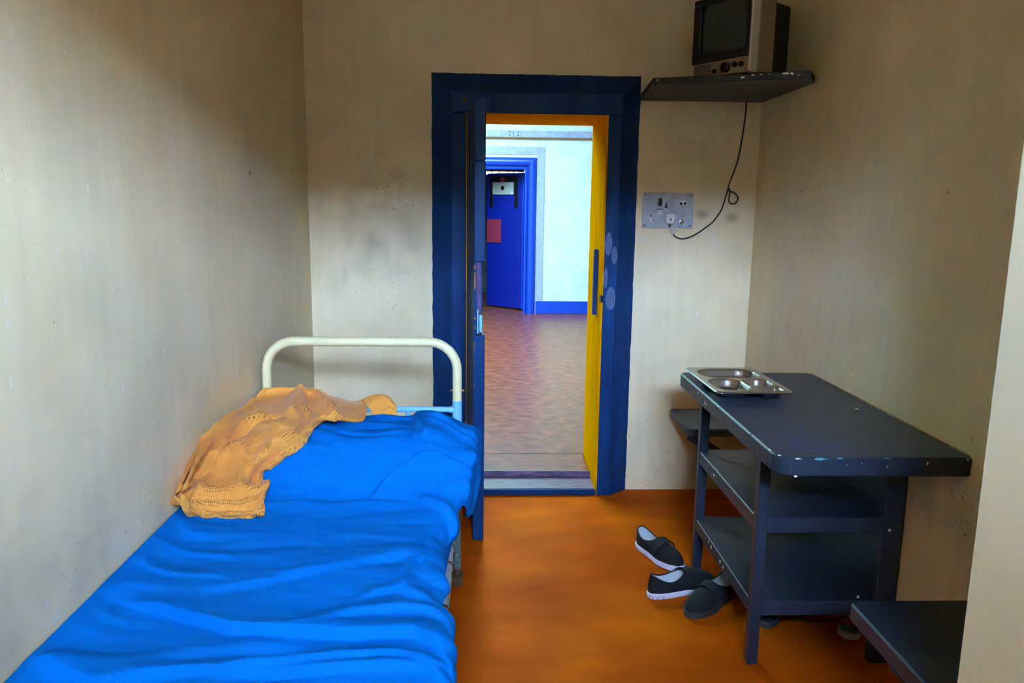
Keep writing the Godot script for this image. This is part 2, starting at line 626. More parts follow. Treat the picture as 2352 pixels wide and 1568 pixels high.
func build_room() -> void:
	var W := 2.24          # back wall picture: x from -0.88
	var soot := Color(0.30, 0.28, 0.24)
	var back := plaster(1024, 1216, 11, 420, 90, func(im, hm):
		var px := func(x): return (x + 0.88) / W * 1024.0
		var py := func(y): return (CEIL - y) / CEIL * 1216.0
		# grey rubbed patch beside the bed end, left of the door
		for i in 60:
			dot(im, px.call(-0.5 + rng.randfn() * 0.13), py.call(1.36 + rng.randfn() * 0.12), rng.randf_range(10, 40), rng.randf_range(10, 50), soot, 0.06)
		cluster(im, px.call(-0.42), py.call(1.52), 26, 26, 90, Color(0.16, 0.13, 0.09))
		cluster(im, px.call(-0.48), py.call(1.12), 40, 50, 130, Color(0.3, 0.28, 0.24))
		cluster(im, px.call(0.95), py.call(0.16), 60, 50, 190, Color(0.3, 0.25, 0.22))
		for i in 26:
			dot(im, px.call(0.97 + rng.randfn() * 0.12), py.call(0.08 + rng.randf() * 0.18), rng.randf_range(8, 26), rng.randf_range(20, 60), soot, 0.05)
		# greenish older paint above the panel, dirty thumbprints beside it
		for i in 30:
			dot(im, px.call(0.98 + rng.randfn() * 0.09), py.call(1.72 + rng.randfn() * 0.05), rng.randf_range(12, 34), rng.randf_range(10, 26), Color(0.60, 0.64, 0.58), 0.09)
		for p in [[1.06, 1.415], [1.21, 1.4]]:
			dot(im, px.call(p[0]), py.call(p[1]), 20, 14, Color(0.3, 0.25, 0.18), 0.4)
		for i in 16:
			dot(im, px.call(0.72 + rng.randf() * 0.5), py.call(1.34 - rng.randf() * 0.06), rng.randf_range(2, 7), rng.randf_range(2, 6), Color(0.94, 0.92, 0.88), 0.6)
		cluster(im, px.call(1.16), py.call(1.86), 30, 8, 26, Color(0.2, 0.16, 0.1))
		cluster(im, px.call(-0.6), py.call(2.02), 40, 26, 40, Color(0.2, 0.16, 0.1)))
	var left := plaster(2048, 1216, 12, 700, 620, func(im, hm):
		var px := func(z): return z / REAR * 2048.0
		var py := func(y): return (CEIL - y) / CEIL * 1216.0
		for i in 40:
			dot(im, px.call(0.9 + rng.randf() * 1.7), py.call(0.62 + absf(rng.randfn()) * 0.12), rng.randf_range(10, 60), rng.randf_range(8, 40), soot, 0.06)
		cluster(im, px.call(1.95), py.call(0.68), 90, 20, 60, Color(0.45, 0.42, 0.37))
		# a crack running down to the bed
		var c := Vector2(px.call(1.5), py.call(0.98))
		for i in 70:
			c += Vector2(rng.randf_range(-1.6, 2.0), 2.0)
			dot(im, c.x, c.y, 1.6, 2.2, Color(0.93, 0.91, 0.9), 0.9)
			dot(hm, c.x, c.y, 2.0, 2.4, Color.BLACK, 0.9)
		for k in [[0.55, 1.4], [0.5, 1.05], [1.1, 1.55]]:
			cluster(im, px.call(k[0]), py.call(k[1]), 14, 60, 40, Color(0.92, 0.92, 0.9))
		dot(im, px.call(0.93), py.call(1.55), 5, 4, Color(0.15, 0.09, 0.05), 0.9))
	var right := plaster(2048, 1216, 13, 1100, 130, func(im, hm):
		var px := func(z): return z / REAR * 2048.0
		var py := func(y): return (CEIL - y) / CEIL * 1216.0
		cluster(im, px.call(1.9), py.call(0.62), 40, 50, 260, Color(0.2, 0.16, 0.12))
		for i in 40:
			dot(im, px.call(1.85 + rng.randfn() * 0.12), py.call(0.55 + rng.randfn() * 0.12), rng.randf_range(8, 26), rng.randf_range(20, 70), soot, 0.07)
		cluster(im, px.call(0.9), py.call(0.9), 160, 40, 130, Color(0.25, 0.2, 0.15))
		for p in [[1.95, 1.3], [2.02, 1.28], [0.55, 1.52], [0.5, 1.45], [1.6, 1.5]]:
			dot(im, px.call(p[0]), py.call(p[1]), 6, 4, Color(0.72, 0.55, 0.2), 0.8)
		for p in [[0.03, 1.86], [0.05, 1.83], [0.02, 1.9]]:
			cluster(im, px.call(p[0]), py.call(p[1]), 8, 12, 14, Color(0.15, 0.12, 0.08)))
	var uvb := func(p): return Vector2((p.x + 0.88) / W, (CEIL - p.y) / CEIL)
	var uvs := func(p): return Vector2(p.z / REAR, (CEIL - p.y) / CEIL)
	# door wall, with the doorway x 0.0 - 0.57 wide left open
	var st := S()
	wall_block(st, Vector3(-0.88, 0, -0.4), Vector3(-0.09, CEIL, 0), uvb)
	wall_block(st, Vector3(0.58, 0, -0.4), Vector3(1.36, CEIL, 0), uvb)
	wall_block(st, Vector3(-0.09, 1.87, -0.4), Vector3(0.58, CEIL, 0), uvb)
	tag(put("wall_back", st, back), "cream plaster door wall with grey soot patch beside the navy door surround", "wall", "", "structure")
	st = S()
	wall_block(st, Vector3(WL - 0.3, 0, -0.4), Vector3(WL, CEIL, REAR + 0.35), uvs)
	tag(put("wall_left", st, left), "long chipped plaster wall running along the bed", "wall", "", "structure")
	st = S()
	wall_block(st, Vector3(WR, 0, -0.4), Vector3(WR + 0.3, CEIL, REAR + 0.35), uvs)
	tag(put("wall_right", st, right), "brownish plaster wall that the desk and stool stand against", "wall", "", "structure")
	st = S()
	wall_block(st, Vector3(0.876, 0, 2.55), Vector3(WR + 0.01, CEIL, REAR + 0.01), uvs)
	tag(put("wall_near_right", st, plaster(512, 512, 17, 30, 20, func(im, hm): pass)), "pale projecting pier at the picture edge in front of the low stool", "wall", "", "structure")
	# window wall behind the viewer, window x -0.15 - 0.75, y 1.88 - 2.30
	var wx := Vector2(-0.15, 0.75)
	var wy := Vector2(1.88, 2.30)
	st = S()
	wall_block(st, Vector3(WL - 0.3, 0, REAR), Vector3(wx.x, CEIL, REAR + 0.35), uvs)
	wall_block(st, Vector3(wx.y, 0, REAR), Vector3(WR + 0.3, CEIL, REAR + 0.35), uvs)
	wall_block(st, Vector3(wx.x, 0, REAR), Vector3(wx.y, wy.x, REAR + 0.35), uvs)
	wall_block(st, Vector3(wx.x, wy.y, REAR), Vector3(wx.y, CEIL, REAR + 0.35), uvs)
	tag(put("wall_window", st, left), "plaster wall at the window end of the cell", "wall", "", "structure")
	var win := thing("window_1", "barred window in the end wall of the cell", "window", Vector3(0, 0, REAR + 0.25), "", "structure")
	st = S()
	for e in [[wx.x, wx.x + 0.03, wy.x, wy.y], [wx.y - 0.03, wx.y, wy.x, wy.y], [wx.x, wx.y, wy.x, wy.x + 0.03], [wx.x, wx.y, wy.y - 0.03, wy.y]]:
		bx(st, Vector3(e[0], e[2], -0.02), Vector3(e[1], e[3], 0.02))
	put("window_frame", st, M.cream_enamel, win)
	for k in 2:
		var x0 := lerpf(wx.x, wx.y, k / 2.0)
		boxed("pane", Vector3(x0 + 0.02, wy.x + 0.02, -0.003), Vector3(x0 + 0.43, wy.y - 0.02, 0.003), M.pane_glass, win, 0.0)
	for k in 5:
		st = S()
		var x := lerpf(wx.x, wx.y, (k + 1) / 6.0)
		tube(st, [Vector3(x, wy.x, 0.06), Vector3(x, wy.y, 0.06)], 0.008, 8)
		put("bar", st, M.black_plastic, win)
	# floor and ceiling
	st = S()
	bx(st, Vector3(WL - 0.3, -0.2, -0.05), Vector3(WR + 0.3, 0, REAR + 0.35), 0.0)
	tag(put("floor", st, M.cell_floor), "polished orange brown lino floor of the cell", "floor", "", "structure")
	st = S()
	wall_block(st, Vector3(WL - 0.3, CEIL, -0.4), Vector3(WR + 0.3, CEIL + 0.2, REAR + 0.35), func(p): return Vector2(0.2, 0.2))
	tag(put("ceiling", st, left), "cream plaster ceiling of the cell", "ceiling", "", "structure")
	# unseen yard: ground tinted for warm bounce, wall added to cut off low sky
	st = S()
	bx(st, Vector3(-9, -0.4, REAR + 0.35), Vector3(9, -0.05, 12.9), 0.0)
	tag(put("floor_yard", st, M.yard_warm_bounce), "sandy yard outside the barred window", "ground", "", "structure")
	st = S()
	bx(st, Vector3(-9, -0.05, 12.9), Vector3(9, 3.56, 12.98), 0.0)
	tag(put("wall_sky_cutoff", st, M.sky_cutoff_brown), "unseen wall added across the yard to cut off the low sky", "wall", "", "structure")

# ------------------------------------------------------------------ the hall beyond the door
func build_hall() -> void:
	var st := S()
	bx(st, Vector3(-4.5, -0.3, FAR - 0.02), Vector3(5.0, 0.06, -0.4), 0.0)
	bx(st, Vector3(-0.07, -0.3, -0.41), Vector3(0.56, 0.06, -0.115), 0.0)
	tag(put("floor_hall", st, M.hall_floor), "scuffed brown grey lino floor of the hall beyond the doorway", "floor", "", "structure")
	st = S()
	bx(st, Vector3(-4.5, 3.2, FAR - 0.3), Vector3(5.0, 3.4, -0.4), 0.0)
	tag(put("ceiling_hall", st, M.hall_wall), "white ceiling of the hall", "ceiling", "", "structure")
	st = S()
	bx(st, Vector3(-4.5, 0, -0.5), Vector3(-1.14, 3.2, -0.4), 0.0)
	bx(st, Vector3(1.62, 0, -0.5), Vector3(5.0, 3.2, -0.4), 0.0)
	bx(st, Vector3(-1.14, 0, -0.5), Vector3(-0.11, 3.2, -0.4), 0.0)
	bx(st, Vector3(0.60, 0, -0.5), Vector3(1.62, 3.2, -0.4), 0.0)
	bx(st, Vector3(-0.11, 1.9, -0.5), Vector3(0.60, 3.2, -0.4), 0.0)
	tag(put("wall_hall_near", st, M.hall_wall), "white hall wall around the outside of the cell doorway", "wall", "", "structure")
	for s in [[-4.8, -4.5, "left"], [5.0, 5.3, "right"]]:
		st = S()
		bx(st, Vector3(s[0], 0, FAR - 0.3), Vector3(s[1], 3.2, -0.4), 0.0)
		tag(put("wall_hall_" + s[2], st, M.hall_wall), "white end wall of the hall on the " + s[2] + " of the doorway", "wall", "", "structure")
	# far wall with the opening of the facing cell
	st = S()
	bx(st, Vector3(-4.5, 0, FAR - 0.3), Vector3(-0.42, 3.2, FAR), 0.0)
	bx(st, Vector3(0.60, 0, FAR - 0.3), Vector3(5.0, 3.2, FAR), 0.0)
	bx(st, Vector3(-0.42, 1.92, FAR - 0.3), Vector3(0.60, 3.2, FAR), 0.0)
	tag(put("wall_hall_far", st, M.hall_wall), "bright white hall wall around the blue door opposite", "wall", "", "structure")
	var bb := boxed("baseboard_hall", Vector3(0.66, 0.06, FAR), Vector3(5.0, 0.222, FAR + 0.02), M.hall_blue, null, 0.004)
	tag(bb, "bright blue skirting board along the white hall wall", "baseboard", "", "structure")
	# metal band along the far wall, above the door
	var band := thing("trim_1", "pale grey metal trunking along the hall wall above the blue door", "trim", Vector3.ZERO, "", "structure")
	boxed("cover", Vector3(-4.4, 2.272, FAR), Vector3(0.35, 2.355, FAR + 0.03), M.hall_grey, band, 0.004)
	boxed("cover", Vector3(0.354, 2.272, FAR), Vector3(4.9, 2.355, FAR + 0.03), M.hall_grey, band, 0.004)
	boxed("lower_lip", Vector3(-4.4, 2.258, FAR), Vector3(4.9, 2.27, FAR + 0.05), M.bare_wood, band, 0.002)
	for p in [[0.30, 2.335], [0.30, 2.295], [0.405, 2.335], [0.405, 2.295]]:
		st = S()
		lathe(st, [Vector2(0, 0.006), Vector2(0.006, 0.004), Vector2(0.008, 0)], 10, Transform3D(Basis(Vector3.RIGHT, PI / 2), Vector3(p[0], p[1], FAR + 0.03)))
		put("screw", st, M.dark_plastic, band)
	# painted border and round-nosed blue frame of the door opposite
	var fr := thing("trim_2", "round blue moulded door frame with lilac border on the white hall wall", "door frame", Vector3.ZERO, "", "structure")
	hall_frame(fr, "border", [Vector2(0.14, 0.0), Vector2(0.14, 0.012), Vector2(0.235, 0.012), Vector2(0.235, 0.0)], M.hall_grey, 0.51, 1.925)
	var nose := []
	for k in 9:
		var a := PI * k / 8.0
		nose.append(Vector2(0.085 - cos(a) * 0.055, sin(a) * 0.05))
	hall_frame(fr, "moulding", nose, M.hall_blue, 0.51, 1.89)
	hall_frame(fr, "inner_bead", [Vector2(-0.01, -0.05), Vector2(-0.01, 0.02), Vector2(0.006, 0.028), Vector2(0.022, 0.02), Vector2(0.022, -0.02)], M.hall_blue, 0.51, 1.89)
	hall_frame(fr, "lining", [Vector2(0.0, -0.3), Vector2(0.0, 0.0), Vector2(0.09, 0.0)], M.hall_blue_deep, 0.51, 1.89)
	# the blue door opposite, ajar into its cell
	var d := thing("door_2", "blue steel cell door standing ajar across the hall, red plate and black frame on it", "door", Vector3(0.515, 0.06, -6.42), "", "structure")
	d.rotation.y = -atan2(0.42, 0.49)
	# local x runs from the hinge (0) to the free edge (-0.645)
	boxed("leaf", Vector3(-0.645, 0.02, -0.04), Vector3(0, 1.795, 0), M.hall_blue_deep, d, 0.004)
	var br := boxed("black_bracket", Vector3(-0.585, 1.685, 0), Vector3(-0.115, 1.752, 0.012), M.black_plastic, d, 0.002)
	boxed("arm", Vector3(-0.585, 1.345, 0), Vector3(-0.535, 1.69, 0.014), M.black_plastic, br, 0.002)
	boxed("arm", Vector3(-0.165, 1.345, 0), Vector3(-0.115, 1.69, 0.014), M.black_plastic, br, 0.002)
	var hp := boxed("hatch_plate", Vector3(-0.535, 1.515, 0), Vector3(-0.18, 1.675, 0.016), M.brushed_plate, d, 0.003)
	st = S()
	lathe(st, [Vector2(0, 0.004), Vector2(0.03, 0.004), Vector2(0.034, 0)], 18, Transform3D(Basis(Vector3.RIGHT, PI / 2), Vector3(-0.36, 1.6, 0.016)))
	put("spy_hole", st, M.dark_hole, hp)
	boxed("raised_square", Vector3(-0.415, 1.545, 0.014), Vector3(-0.25, 1.655, 0.019), M.brushed_plate, hp, 0.001)
	for p in [[-0.205, 1.655], [-0.205, 1.535]]:
		boxed("screw", Vector3(p[0] - 0.014, p[1] - 0.01, 0.015), Vector3(p[0] + 0.014, p[1] + 0.01, 0.021), M.white_plastic, hp, 0.002)
	boxed("red_tab", Vector3(-0.395, 1.675, 0.01), Vector3(-0.335, 1.74, 0.018), M.hall_red, d, 0.002)
	var rp := boxed("red_plate", Vector3(-0.63, 0.88, 0), Vector3(-0.39, 1.19, 0.012), M.hall_red, d, 0.002)
	for p in [[-0.61, 1.165], [-0.61, 0.905], [-0.42, 0.9]]:
		st = S()
		lathe(st, [Vector2(0, 0.004), Vector2(0.008, 0.002), Vector2(0.009, 0)], 8, Transform3D(Basis(Vector3.RIGHT, PI / 2), Vector3(p[0], p[1], 0.012)))
		put("screw", st, M.dark_plastic, rp)
	boxed("hinge_strip", Vector3(-0.03, 0.02, 0), Vector3(-0.012, 1.79, 0.01), M.hall_blue, d, 0.002)
	# the facing cell, of which only its far window shows over the door
	st = S()
	bx(st, Vector3(-1.4, -0.1, -8.9), Vector3(1.4, 0.06, FAR - 0.02), 0.0)
	tag(put("floor_opposite", st, M.hall_floor), "floor of the dim cell behind the blue door opposite", "floor", "", "structure")
	st = S()
	bx(st, Vector3(-1.5, 0, -8.9), Vector3(-1.3, 2.6, FAR - 0.3), 0.0)
	bx(st, Vector3(1.3, 0, -8.9), Vector3(1.5, 2.6, FAR - 0.3), 0.0)
	bx(st, Vector3(-1.5, 2.5, -8.9), Vector3(1.5, 2.7, FAR - 0.3), 0.0)
	bx(st, Vector3(-1.5, 0, -8.9), Vector3(1.5, 1.905, -8.6), 0.0)
	bx(st, Vector3(-1.5, 1.955, -8.9), Vector3(1.5, 2.6, -8.6), 0.0)
	tag(put("wall_opposite", st, M.dull_wall), "grey wall glimpsed in the dim cell behind the blue door opposite", "wall", "", "structure")
	var w2 := thing("window_2", "thin bright strip of window panes above the blue door opposite", "window", Vector3(0, 0, -8.62), "", "structure")
	for k in 12:
		var x := -0.6 + k * 0.115 + (k % 3) * 0.012
		boxed("glazing_bar", Vector3(x, 1.90, -0.02), Vector3(x + 0.016, 1.96, 0.02), M.black_plastic, w2, 0.002)
	boxed("pane", Vector3(-1.3, 1.905, -0.03), Vector3(1.3, 1.955, -0.026), M.pane_glass, w2, 0.0)
	# added glowing panel, out of view, in front of which hall_light_stand_in shines
	var cl := thing("added_hall_panel", "large square glowing panel added out of view to light the hall", "light", Vector3(-1.0, 3.2, -3.3))
	st = S()
	for e in [[-1.55, -1.5, -1.55, 1.55], [1.5, 1.55, -1.55, 1.55], [-1.5, 1.5, -1.55, -1.5], [-1.5, 1.5, 1.5, 1.55]]:
		bx(st, Vector3(e[0], -0.09, e[2]), Vector3(e[1], 0, e[3]))
	put("frame", st, M.white_plastic, cl)
	boxed("diffuser", Vector3(-1.5, -0.07, -1.5), Vector3(1.5, -0.02, 1.5), M.diffuser, cl, 0.0)

# frame pieces round an opening in the far hall wall: right upright, head, left upright, mitred. profile: (outwards from the opening, towards the viewer)
func hall_frame(parent: Node3D, called: String, prof: Array, m: Material, xr: float, yt: float) -> void:
	var xl := -0.33
	frame_run(parent, called, prof, m, xl, xr, 0.06, yt, FAR)

func frame_run(parent: Node3D, called: String, prof: Array, m: Material, xl: float, xr: float, y0: float, yt: float, z: float, ragged := 0.0) -> void:
	var n := FastNoiseLite.new()
	n.frequency = 20.0
	for side in 3:
		var st := S()
		var steps := 50 if ragged > 0.0 else 1
		for i in prof.size() - 1:
			for k in steps:
				var q := []
				for e in [[i, k], [i + 1, k], [i + 1, k + 1], [i, k + 1]]:
					var p: Vector2 = prof[e[0]]
					var t: float = float(e[1]) / steps
					var o := p.x
					if ragged > 0.0 and e[0] == prof.size() - 1:
						o += n.get_noise_2d(t * (2.0 if side != 1 else 1.0), side * 7.0) * ragged
					match side:
						0: q.append(Vector3(xr + o, lerpf(y0, yt + o, t), z + p.y))
						1: q.append(Vector3(lerpf(xl - o, xr + o, t), yt + o, z + p.y))
						2: q.append(Vector3(xl - o, lerpf(y0, yt + o, t), z + p.y))
				var inner := Vector3(xr, 1.0, z - 0.3)
				match side:
					1: inner = Vector3(0.2, yt, z - 0.3)
					2: inner = Vector3(xl, 1.0, z - 0.3)
				var d: Vector2 = prof[i + 1] - prof[i]
				var nn := Vector2(-d.y, d.x)     # normal in (outwards, towards viewer)
				if nn.y < 0.0 or (absf(nn.y) < 1e-6 and nn.x > 0.0 and i < prof.size() / 2):
					nn = -nn
				if absf(d.x) < 1e-6:
					nn = Vector2(-1 if i < prof.size() / 2 else 1, 0)
				var out := Vector3(nn.x, 0, nn.y)
				match side:
					1: out = Vector3(0, nn.x, nn.y)
					2: out = Vector3(-nn.x, 0, nn.y)
				quad(st, q[0], q[1], q[2], q[3], out)
		put(called, st, m, parent)

# ------------------------------------------------------------------ the doorway of the cell
func build_doorway() -> void:
	var t := thing("trim_3", "navy painted timber door frame with splayed surround and yellow lining", "door frame", Vector3.ZERO, "", "structure")
	frame_run(t, "splayed_surround", [Vector2(0.0, 0.084), Vector2(0.096, 0.0)], M.navy_paint, -0.159, 0.640, 0.0, 1.957, 0.0, 0.004)
	boxed("head_casing", Vector3(-0.159, 1.864, 0), Vector3(0.640, 1.957, 0.086), M.navy_paint, t, 0.004)
	boxed("side_casing", Vector3(-0.159, 0, 0), Vector3(-0.087, 1.863, 0.085), M.navy_paint, t, 0.004)
	var rc := boxed("side_casing", Vector3(0.573, 0, 0), Vector3(0.640, 1.863, 0.085), M.navy_paint, t, 0.004)
	# paler touch-up patches brushed over the right upright
	for p in [[0.594, 1.262, 0.018, 0.062], [0.624, 1.21, 0.014, 0.05], [0.585, 1.10, 0.010, 0.055], [0.612, 1.0, 0.024, 0.062]]:
		var st := S()
		var poly := PackedVector2Array()
		for k in 20:
			var a := TAU * k / 20
			poly.append(Vector2(p[0] + cos(a) * p[2], p[1] + sin(a) * p[3] * (0.8 if sin(a) < 0 else 1.0)))
		prism(st, poly, 0.0, 0.0008, 0.0, Transform3D(Basis(Vector3.RIGHT, Vector3.FORWARD * -1, Vector3.UP), Vector3(0, 0, 0.0847)))
		put("paint_patch", st, M.touch_up_blue, rc)
	var sb := boxed("stop_block", Vector3(-0.138, 1.866, 0.08), Vector3(0.03, 1.951, 0.104), M.navy_paint, t, 0.003)
	var st := S()
	lathe(st, [Vector2(0, 0.003), Vector2(0.008, 0.001), Vector2(0.012, 0)], 14, Transform3D(Basis(Vector3.RIGHT, PI / 2), Vector3(-0.1, 1.916, 0.104)))
	put("rusty_screw", st, M.rust, sb)
	# yellow lining boards of the reveal
	boxed("lining_board", Vector3(0.566, 0.0, -0.4), Vector3(0.579, 1.866, 0.083), M.yellow_gloss, t, 0.002)
	boxed("lining_board", Vector3(-0.091, 0.0, -0.4), Vector3(-0.082, 1.866, 0.083), M.yellow_gloss, t, 0.002)
	boxed("lining_board", Vector3(-0.082, 1.862, -0.4), Vector3(0.566, 1.872, 0.083), M.yellow_gloss, t, 0.002)
	# keep of the lock: dark batten on the right reveal, and its hole in the upright
	boxed("lock_keep", Vector3(0.546, 0.906, -0.085), Vector3(0.567, 1.235, -0.05), M.navy_paint, t, 0.003)
	boxed("keep_plate", Vector3(0.5655, 0.985, 0.03), Vector3(0.575, 1.02, 0.0865), M.dark_hole, t, 0.001)
	# threshold
	var s := thing("trim_4", "worn lilac door threshold with a navy front edge", "threshold", Vector3.ZERO, "", "structure")
	boxed("sill_board", Vector3(-0.085, 0.0, -0.12), Vector3(0.568, 0.03, 0.066), M.worn_lilac_wood, s, 0.003)
	boxed("front_edge", Vector3(-0.087, 0.0, 0.062), Vector3(0.574, 0.029, 0.084), M.navy_paint, s, 0.004)
	boxed("step_nosing", Vector3(-0.085, 0.03, -0.122), Vector3(0.568, 0.062, -0.104), M.worn_lilac_wood, s, 0.003)

# ------------------------------------------------------------------ the cell door, standing open edge-on
func build_cell_door() -> void:
	var d := thing("door_1", "navy cell door standing open edge on, lock showing in its edge", "door", Vector3(-0.066, 0, 0.036), "", "structure")
	d.rotation.y = 0.075
	boxed("leaf", Vector3(-0.0225, 0.014, 0), Vector3(0.0085, 1.858, 0.585), M.door_paint, d, 0.003)
	boxed("face_board", Vector3(0.0085, 0.014, 0), Vector3(0.0225, 1.858, 0.48), M.door_paint, d, 0.002)
	boxed("upper_edge_strip", Vector3(-0.0225, 1.62, 0.48), Vector3(0.0225, 1.862, 0.607), M.door_paint, d, 0.003)
	boxed("upper_edge_strip", Vector3(-0.0225, 1.218, 0.48), Vector3(0.0225, 1.6185, 0.608), M.door_paint, d, 0.003)
	boxed("lower_edge_strip", Vector3(-0.0225, 0.012, 0.48), Vector3(0.0235, 0.914, 0.607), M.door_paint, d, 0.003)
	boxed("edge_bead", Vector3(-0.0225, 0.914, 0.58), Vector3(-0.0125, 1.218, 0.606), M.door_paint, d, 0.002)
	boxed("worn_edge", Vector3(-0.0125, 0.914, 0.58), Vector3(0.0088, 1.218, 0.590), M.worn_lock_wood, d, 0.002)
	for p in [[1.195, 0.018], [1.15, 0.05], [1.12, 0.03], [0.985, 0.012], [0.945, 0.01]]:
		boxed("bare_chip", Vector3(-0.0215, p[0] - p[1] / 2, 0.60), Vector3(-0.0145, p[0] + p[1] / 2, 0.6066), M.bare_wood, d, 0.001)
	for p in [0.88, 0.86, 0.8, 0.7]:
		boxed("bare_chip", Vector3(-0.0228, p - 0.008, 0.60), Vector3(-0.0185, p + 0.006, 0.6076), M.bare_wood, d, 0.001)
	var lk := boxed("lock_case", Vector3(-0.011, 0.916, 0.575), Vector3(0.0125, 1.008, 0.595), M.rust, d, 0.002)
	boxed("bolt", Vector3(0.0, 0.925, 0.59), Vector3(0.0135, 0.998, 0.606), M.pale_blue_enamel_and_shine, lk, 0.003)  # a chrome bolt; its pale reflection is put into the colour
	boxed("strike_lip", Vector3(-0.0085, 0.918, 0.588), Vector3(-0.003, 1.02, 0.600), M.pale_blue_enamel_and_shine, lk, 0.001)
	boxed("hatch_slot", Vector3(-0.0245, 1.57, 0.38), Vector3(-0.0215, 1.72, 0.46), M.black_plastic, d, 0.001)
	for y in [0.3, 1.0, 1.65]:
		var st := S()
		tube(st, [Vector3(-0.004, y, -0.008), Vector3(-0.004, y + 0.12, -0.008)], 0.009, 10)
		put("hinge", st, M.rust, d)

# ------------------------------------------------------------------ bed
const HZ := 1.0        # plane of the bed's head end
func build_bed() -> void:
	var b := thing("bed_frame", "tubular iron bed frame with bowed cream head rail and pale blue lower rails", "bed")
	var xl := -0.797
	var xr := -0.099
	var st := S()
	var r := 0.0172
	var pts := [Vector3(xl, 0.70, HZ), Vector3(xl, 0.84, HZ)]
	for k in 9:
		var a := PI - PI / 2 * k / 8.0
		pts.append(Vector3(xl + 0.105 + cos(a) * 0.105, 0.843 + sin(a) * 0.105, HZ))
	for k in 9:
		var a := PI / 2 - PI / 2 * k / 8.0
		pts.append(Vector3(xr - 0.105 + cos(a) * 0.105, 0.843 + sin(a) * 0.105, HZ))
	pts.append(Vector3(xr, 0.728, HZ))
	tube(st, pts, r, 18)
	put("head_rail", st, M.cream_enamel, b)
	for x in [xl, xr]:
		st = S()
		tube(st, [Vector3(x, 0.27, HZ), Vector3(x, 0.728, HZ)], r * 1.03, 18)
		var post := put("post", st, M.pale_blue_enamel_and_shine, b)
		for s in [-1, 1]:
			st = S()
			lathe(st, [Vector2(0, 0.010), Vector2(0.004, 0.009), Vector2(0.006, 0.005), Vector2(0.007, 0)], 10, Transform3D(Basis(Vector3.BACK, -s * PI / 2), Vector3(x + s * r, 0.765, HZ)))
			put("bolt", st, M.chrome, post)
		st = S()
		tube(st, [Vector3(x, 0.06, HZ), Vector3(x, 0.28, HZ)], 0.0155, 16)
		tube(st, [Vector3(x, 0.25, HZ), Vector3(x, 0.262, HZ)], 0.0175, 16)
		put("leg", st, M.green_rusty_enamel, b)
		st = S()
		tube(st, [Vector3(x, 0.035, HZ), Vector3(x, 0.062, HZ)], 0.0125, 14)
		bx(st, Vector3(x - 0.022, 0.0, HZ - 0.03), Vector3(x + 0.022, 0.036, HZ + 0.036), 0.004)
		put("foot", st, M.rust, b)
		st = S()
		tube(st, [Vector3(x, 0.0, 2.93), Vector3(x, 0.42, 2.93)], r, 14)
		put("leg", st, M.pale_blue_enamel_and_shine, b)
		st = S()
		var s2: float = 1.0 if x == xr else -1.0
		bx(st, Vector3(x + s2 * -0.005 - 0.008, 0.315, HZ + 0.02), Vector3(x + s2 * -0.005 + 0.010, 0.362, 2.93), 0.004)
		tube(st, [Vector3(x + s2 * -0.005, 0.372, HZ + 0.02), Vector3(x + s2 * -0.005, 0.372, 2.93)], 0.012, 12)
		var rail := put("side_rail", st, M.rail_metal, b)
		for z in [1.21, 1.49, 1.62, 1.88, 2.2]:
			st = S()
			tube(st, [Vector3(x + s2 * -0.005, 0.372, z - 0.004), Vector3(x + s2 * -0.005, 0.372, z + 0.004)], 0.0142, 14)
			put("spring_ring", st, M.rust, rail)
			st = S()
			bx(st, Vector3(x + s2 * 0.001, 0.334, z - 0.012), Vector3(x + s2 * 0.0075, 0.35, z + 0.004), 0.002)
			put("stud", st, M.rust, rail)
	st = S()
	tube(st, [Vector3(xl, 0.693, HZ), Vector3(xr, 0.693, HZ)], 0.0105, 14)
	tube(st, [Vector3(xr - 0.026, 0.693, HZ), Vector3(xr - 0.012, 0.693, HZ)], 0.0135, 14)
	put("cross_rail", st, M.pale_blue_enamel_and_shine, b)
	st = S()
	tube(st, [Vector3(xl, 0.36, HZ), Vector3(xr, 0.36, HZ)], 0.0105, 14)
	put("cross_rail", st, M.pale_blue_enamel_and_shine, b)
	for k in 4:
		st = S()
		var x := -0.282 - k * 0.1715
		tube(st, [Vector3(x, 0.36, HZ), Vector3(x, 0.693, HZ)], 0.0082, 12)
		put("spindle", st, M.pale_blue_enamel_and_shine, b)
	for k in 20:
		boxed("base_slat", Vector3(xl, 0.356, 1.06 + k * 0.095), Vector3(xr, 0.364, 1.075 + k * 0.095), M.rail_metal, b, 0.001)
	# mattress
	st = S()
	prism(st, round_rect(Vector2(-0.83, 1.03), Vector2(-0.15, 2.92), [0.03, 0.03, 0.03, 0.03]), 0.39, 0.545, 0.02)
	tag(put("mattress", st, M.mattress_ticking), "thin grey mattress hidden under the blue blanket on the bed frame", "mattress")

func bed_top(x: float, z: float) -> float:
	var y := 0.58 + 0.03 * exp(-pow((x + 0.846) / 0.07, 2.0))
	var px := smoothstep(-0.86, -0.72, x)
	y += 0.125 * smoothstep(1.66, 1.40, z) * (0.55 + 0.45 * px) * (1.0 + 0.05 * smoothstep(1.45, 1.2, z))
	y -= 0.05 * smoothstep(1.16, 1.02, z)
	# the pillow's corner stands up a little at the door side
	y -= 0.035 * smoothstep(-0.18, -0.02, x) * smoothstep(1.66, 1.4, z)
	return y

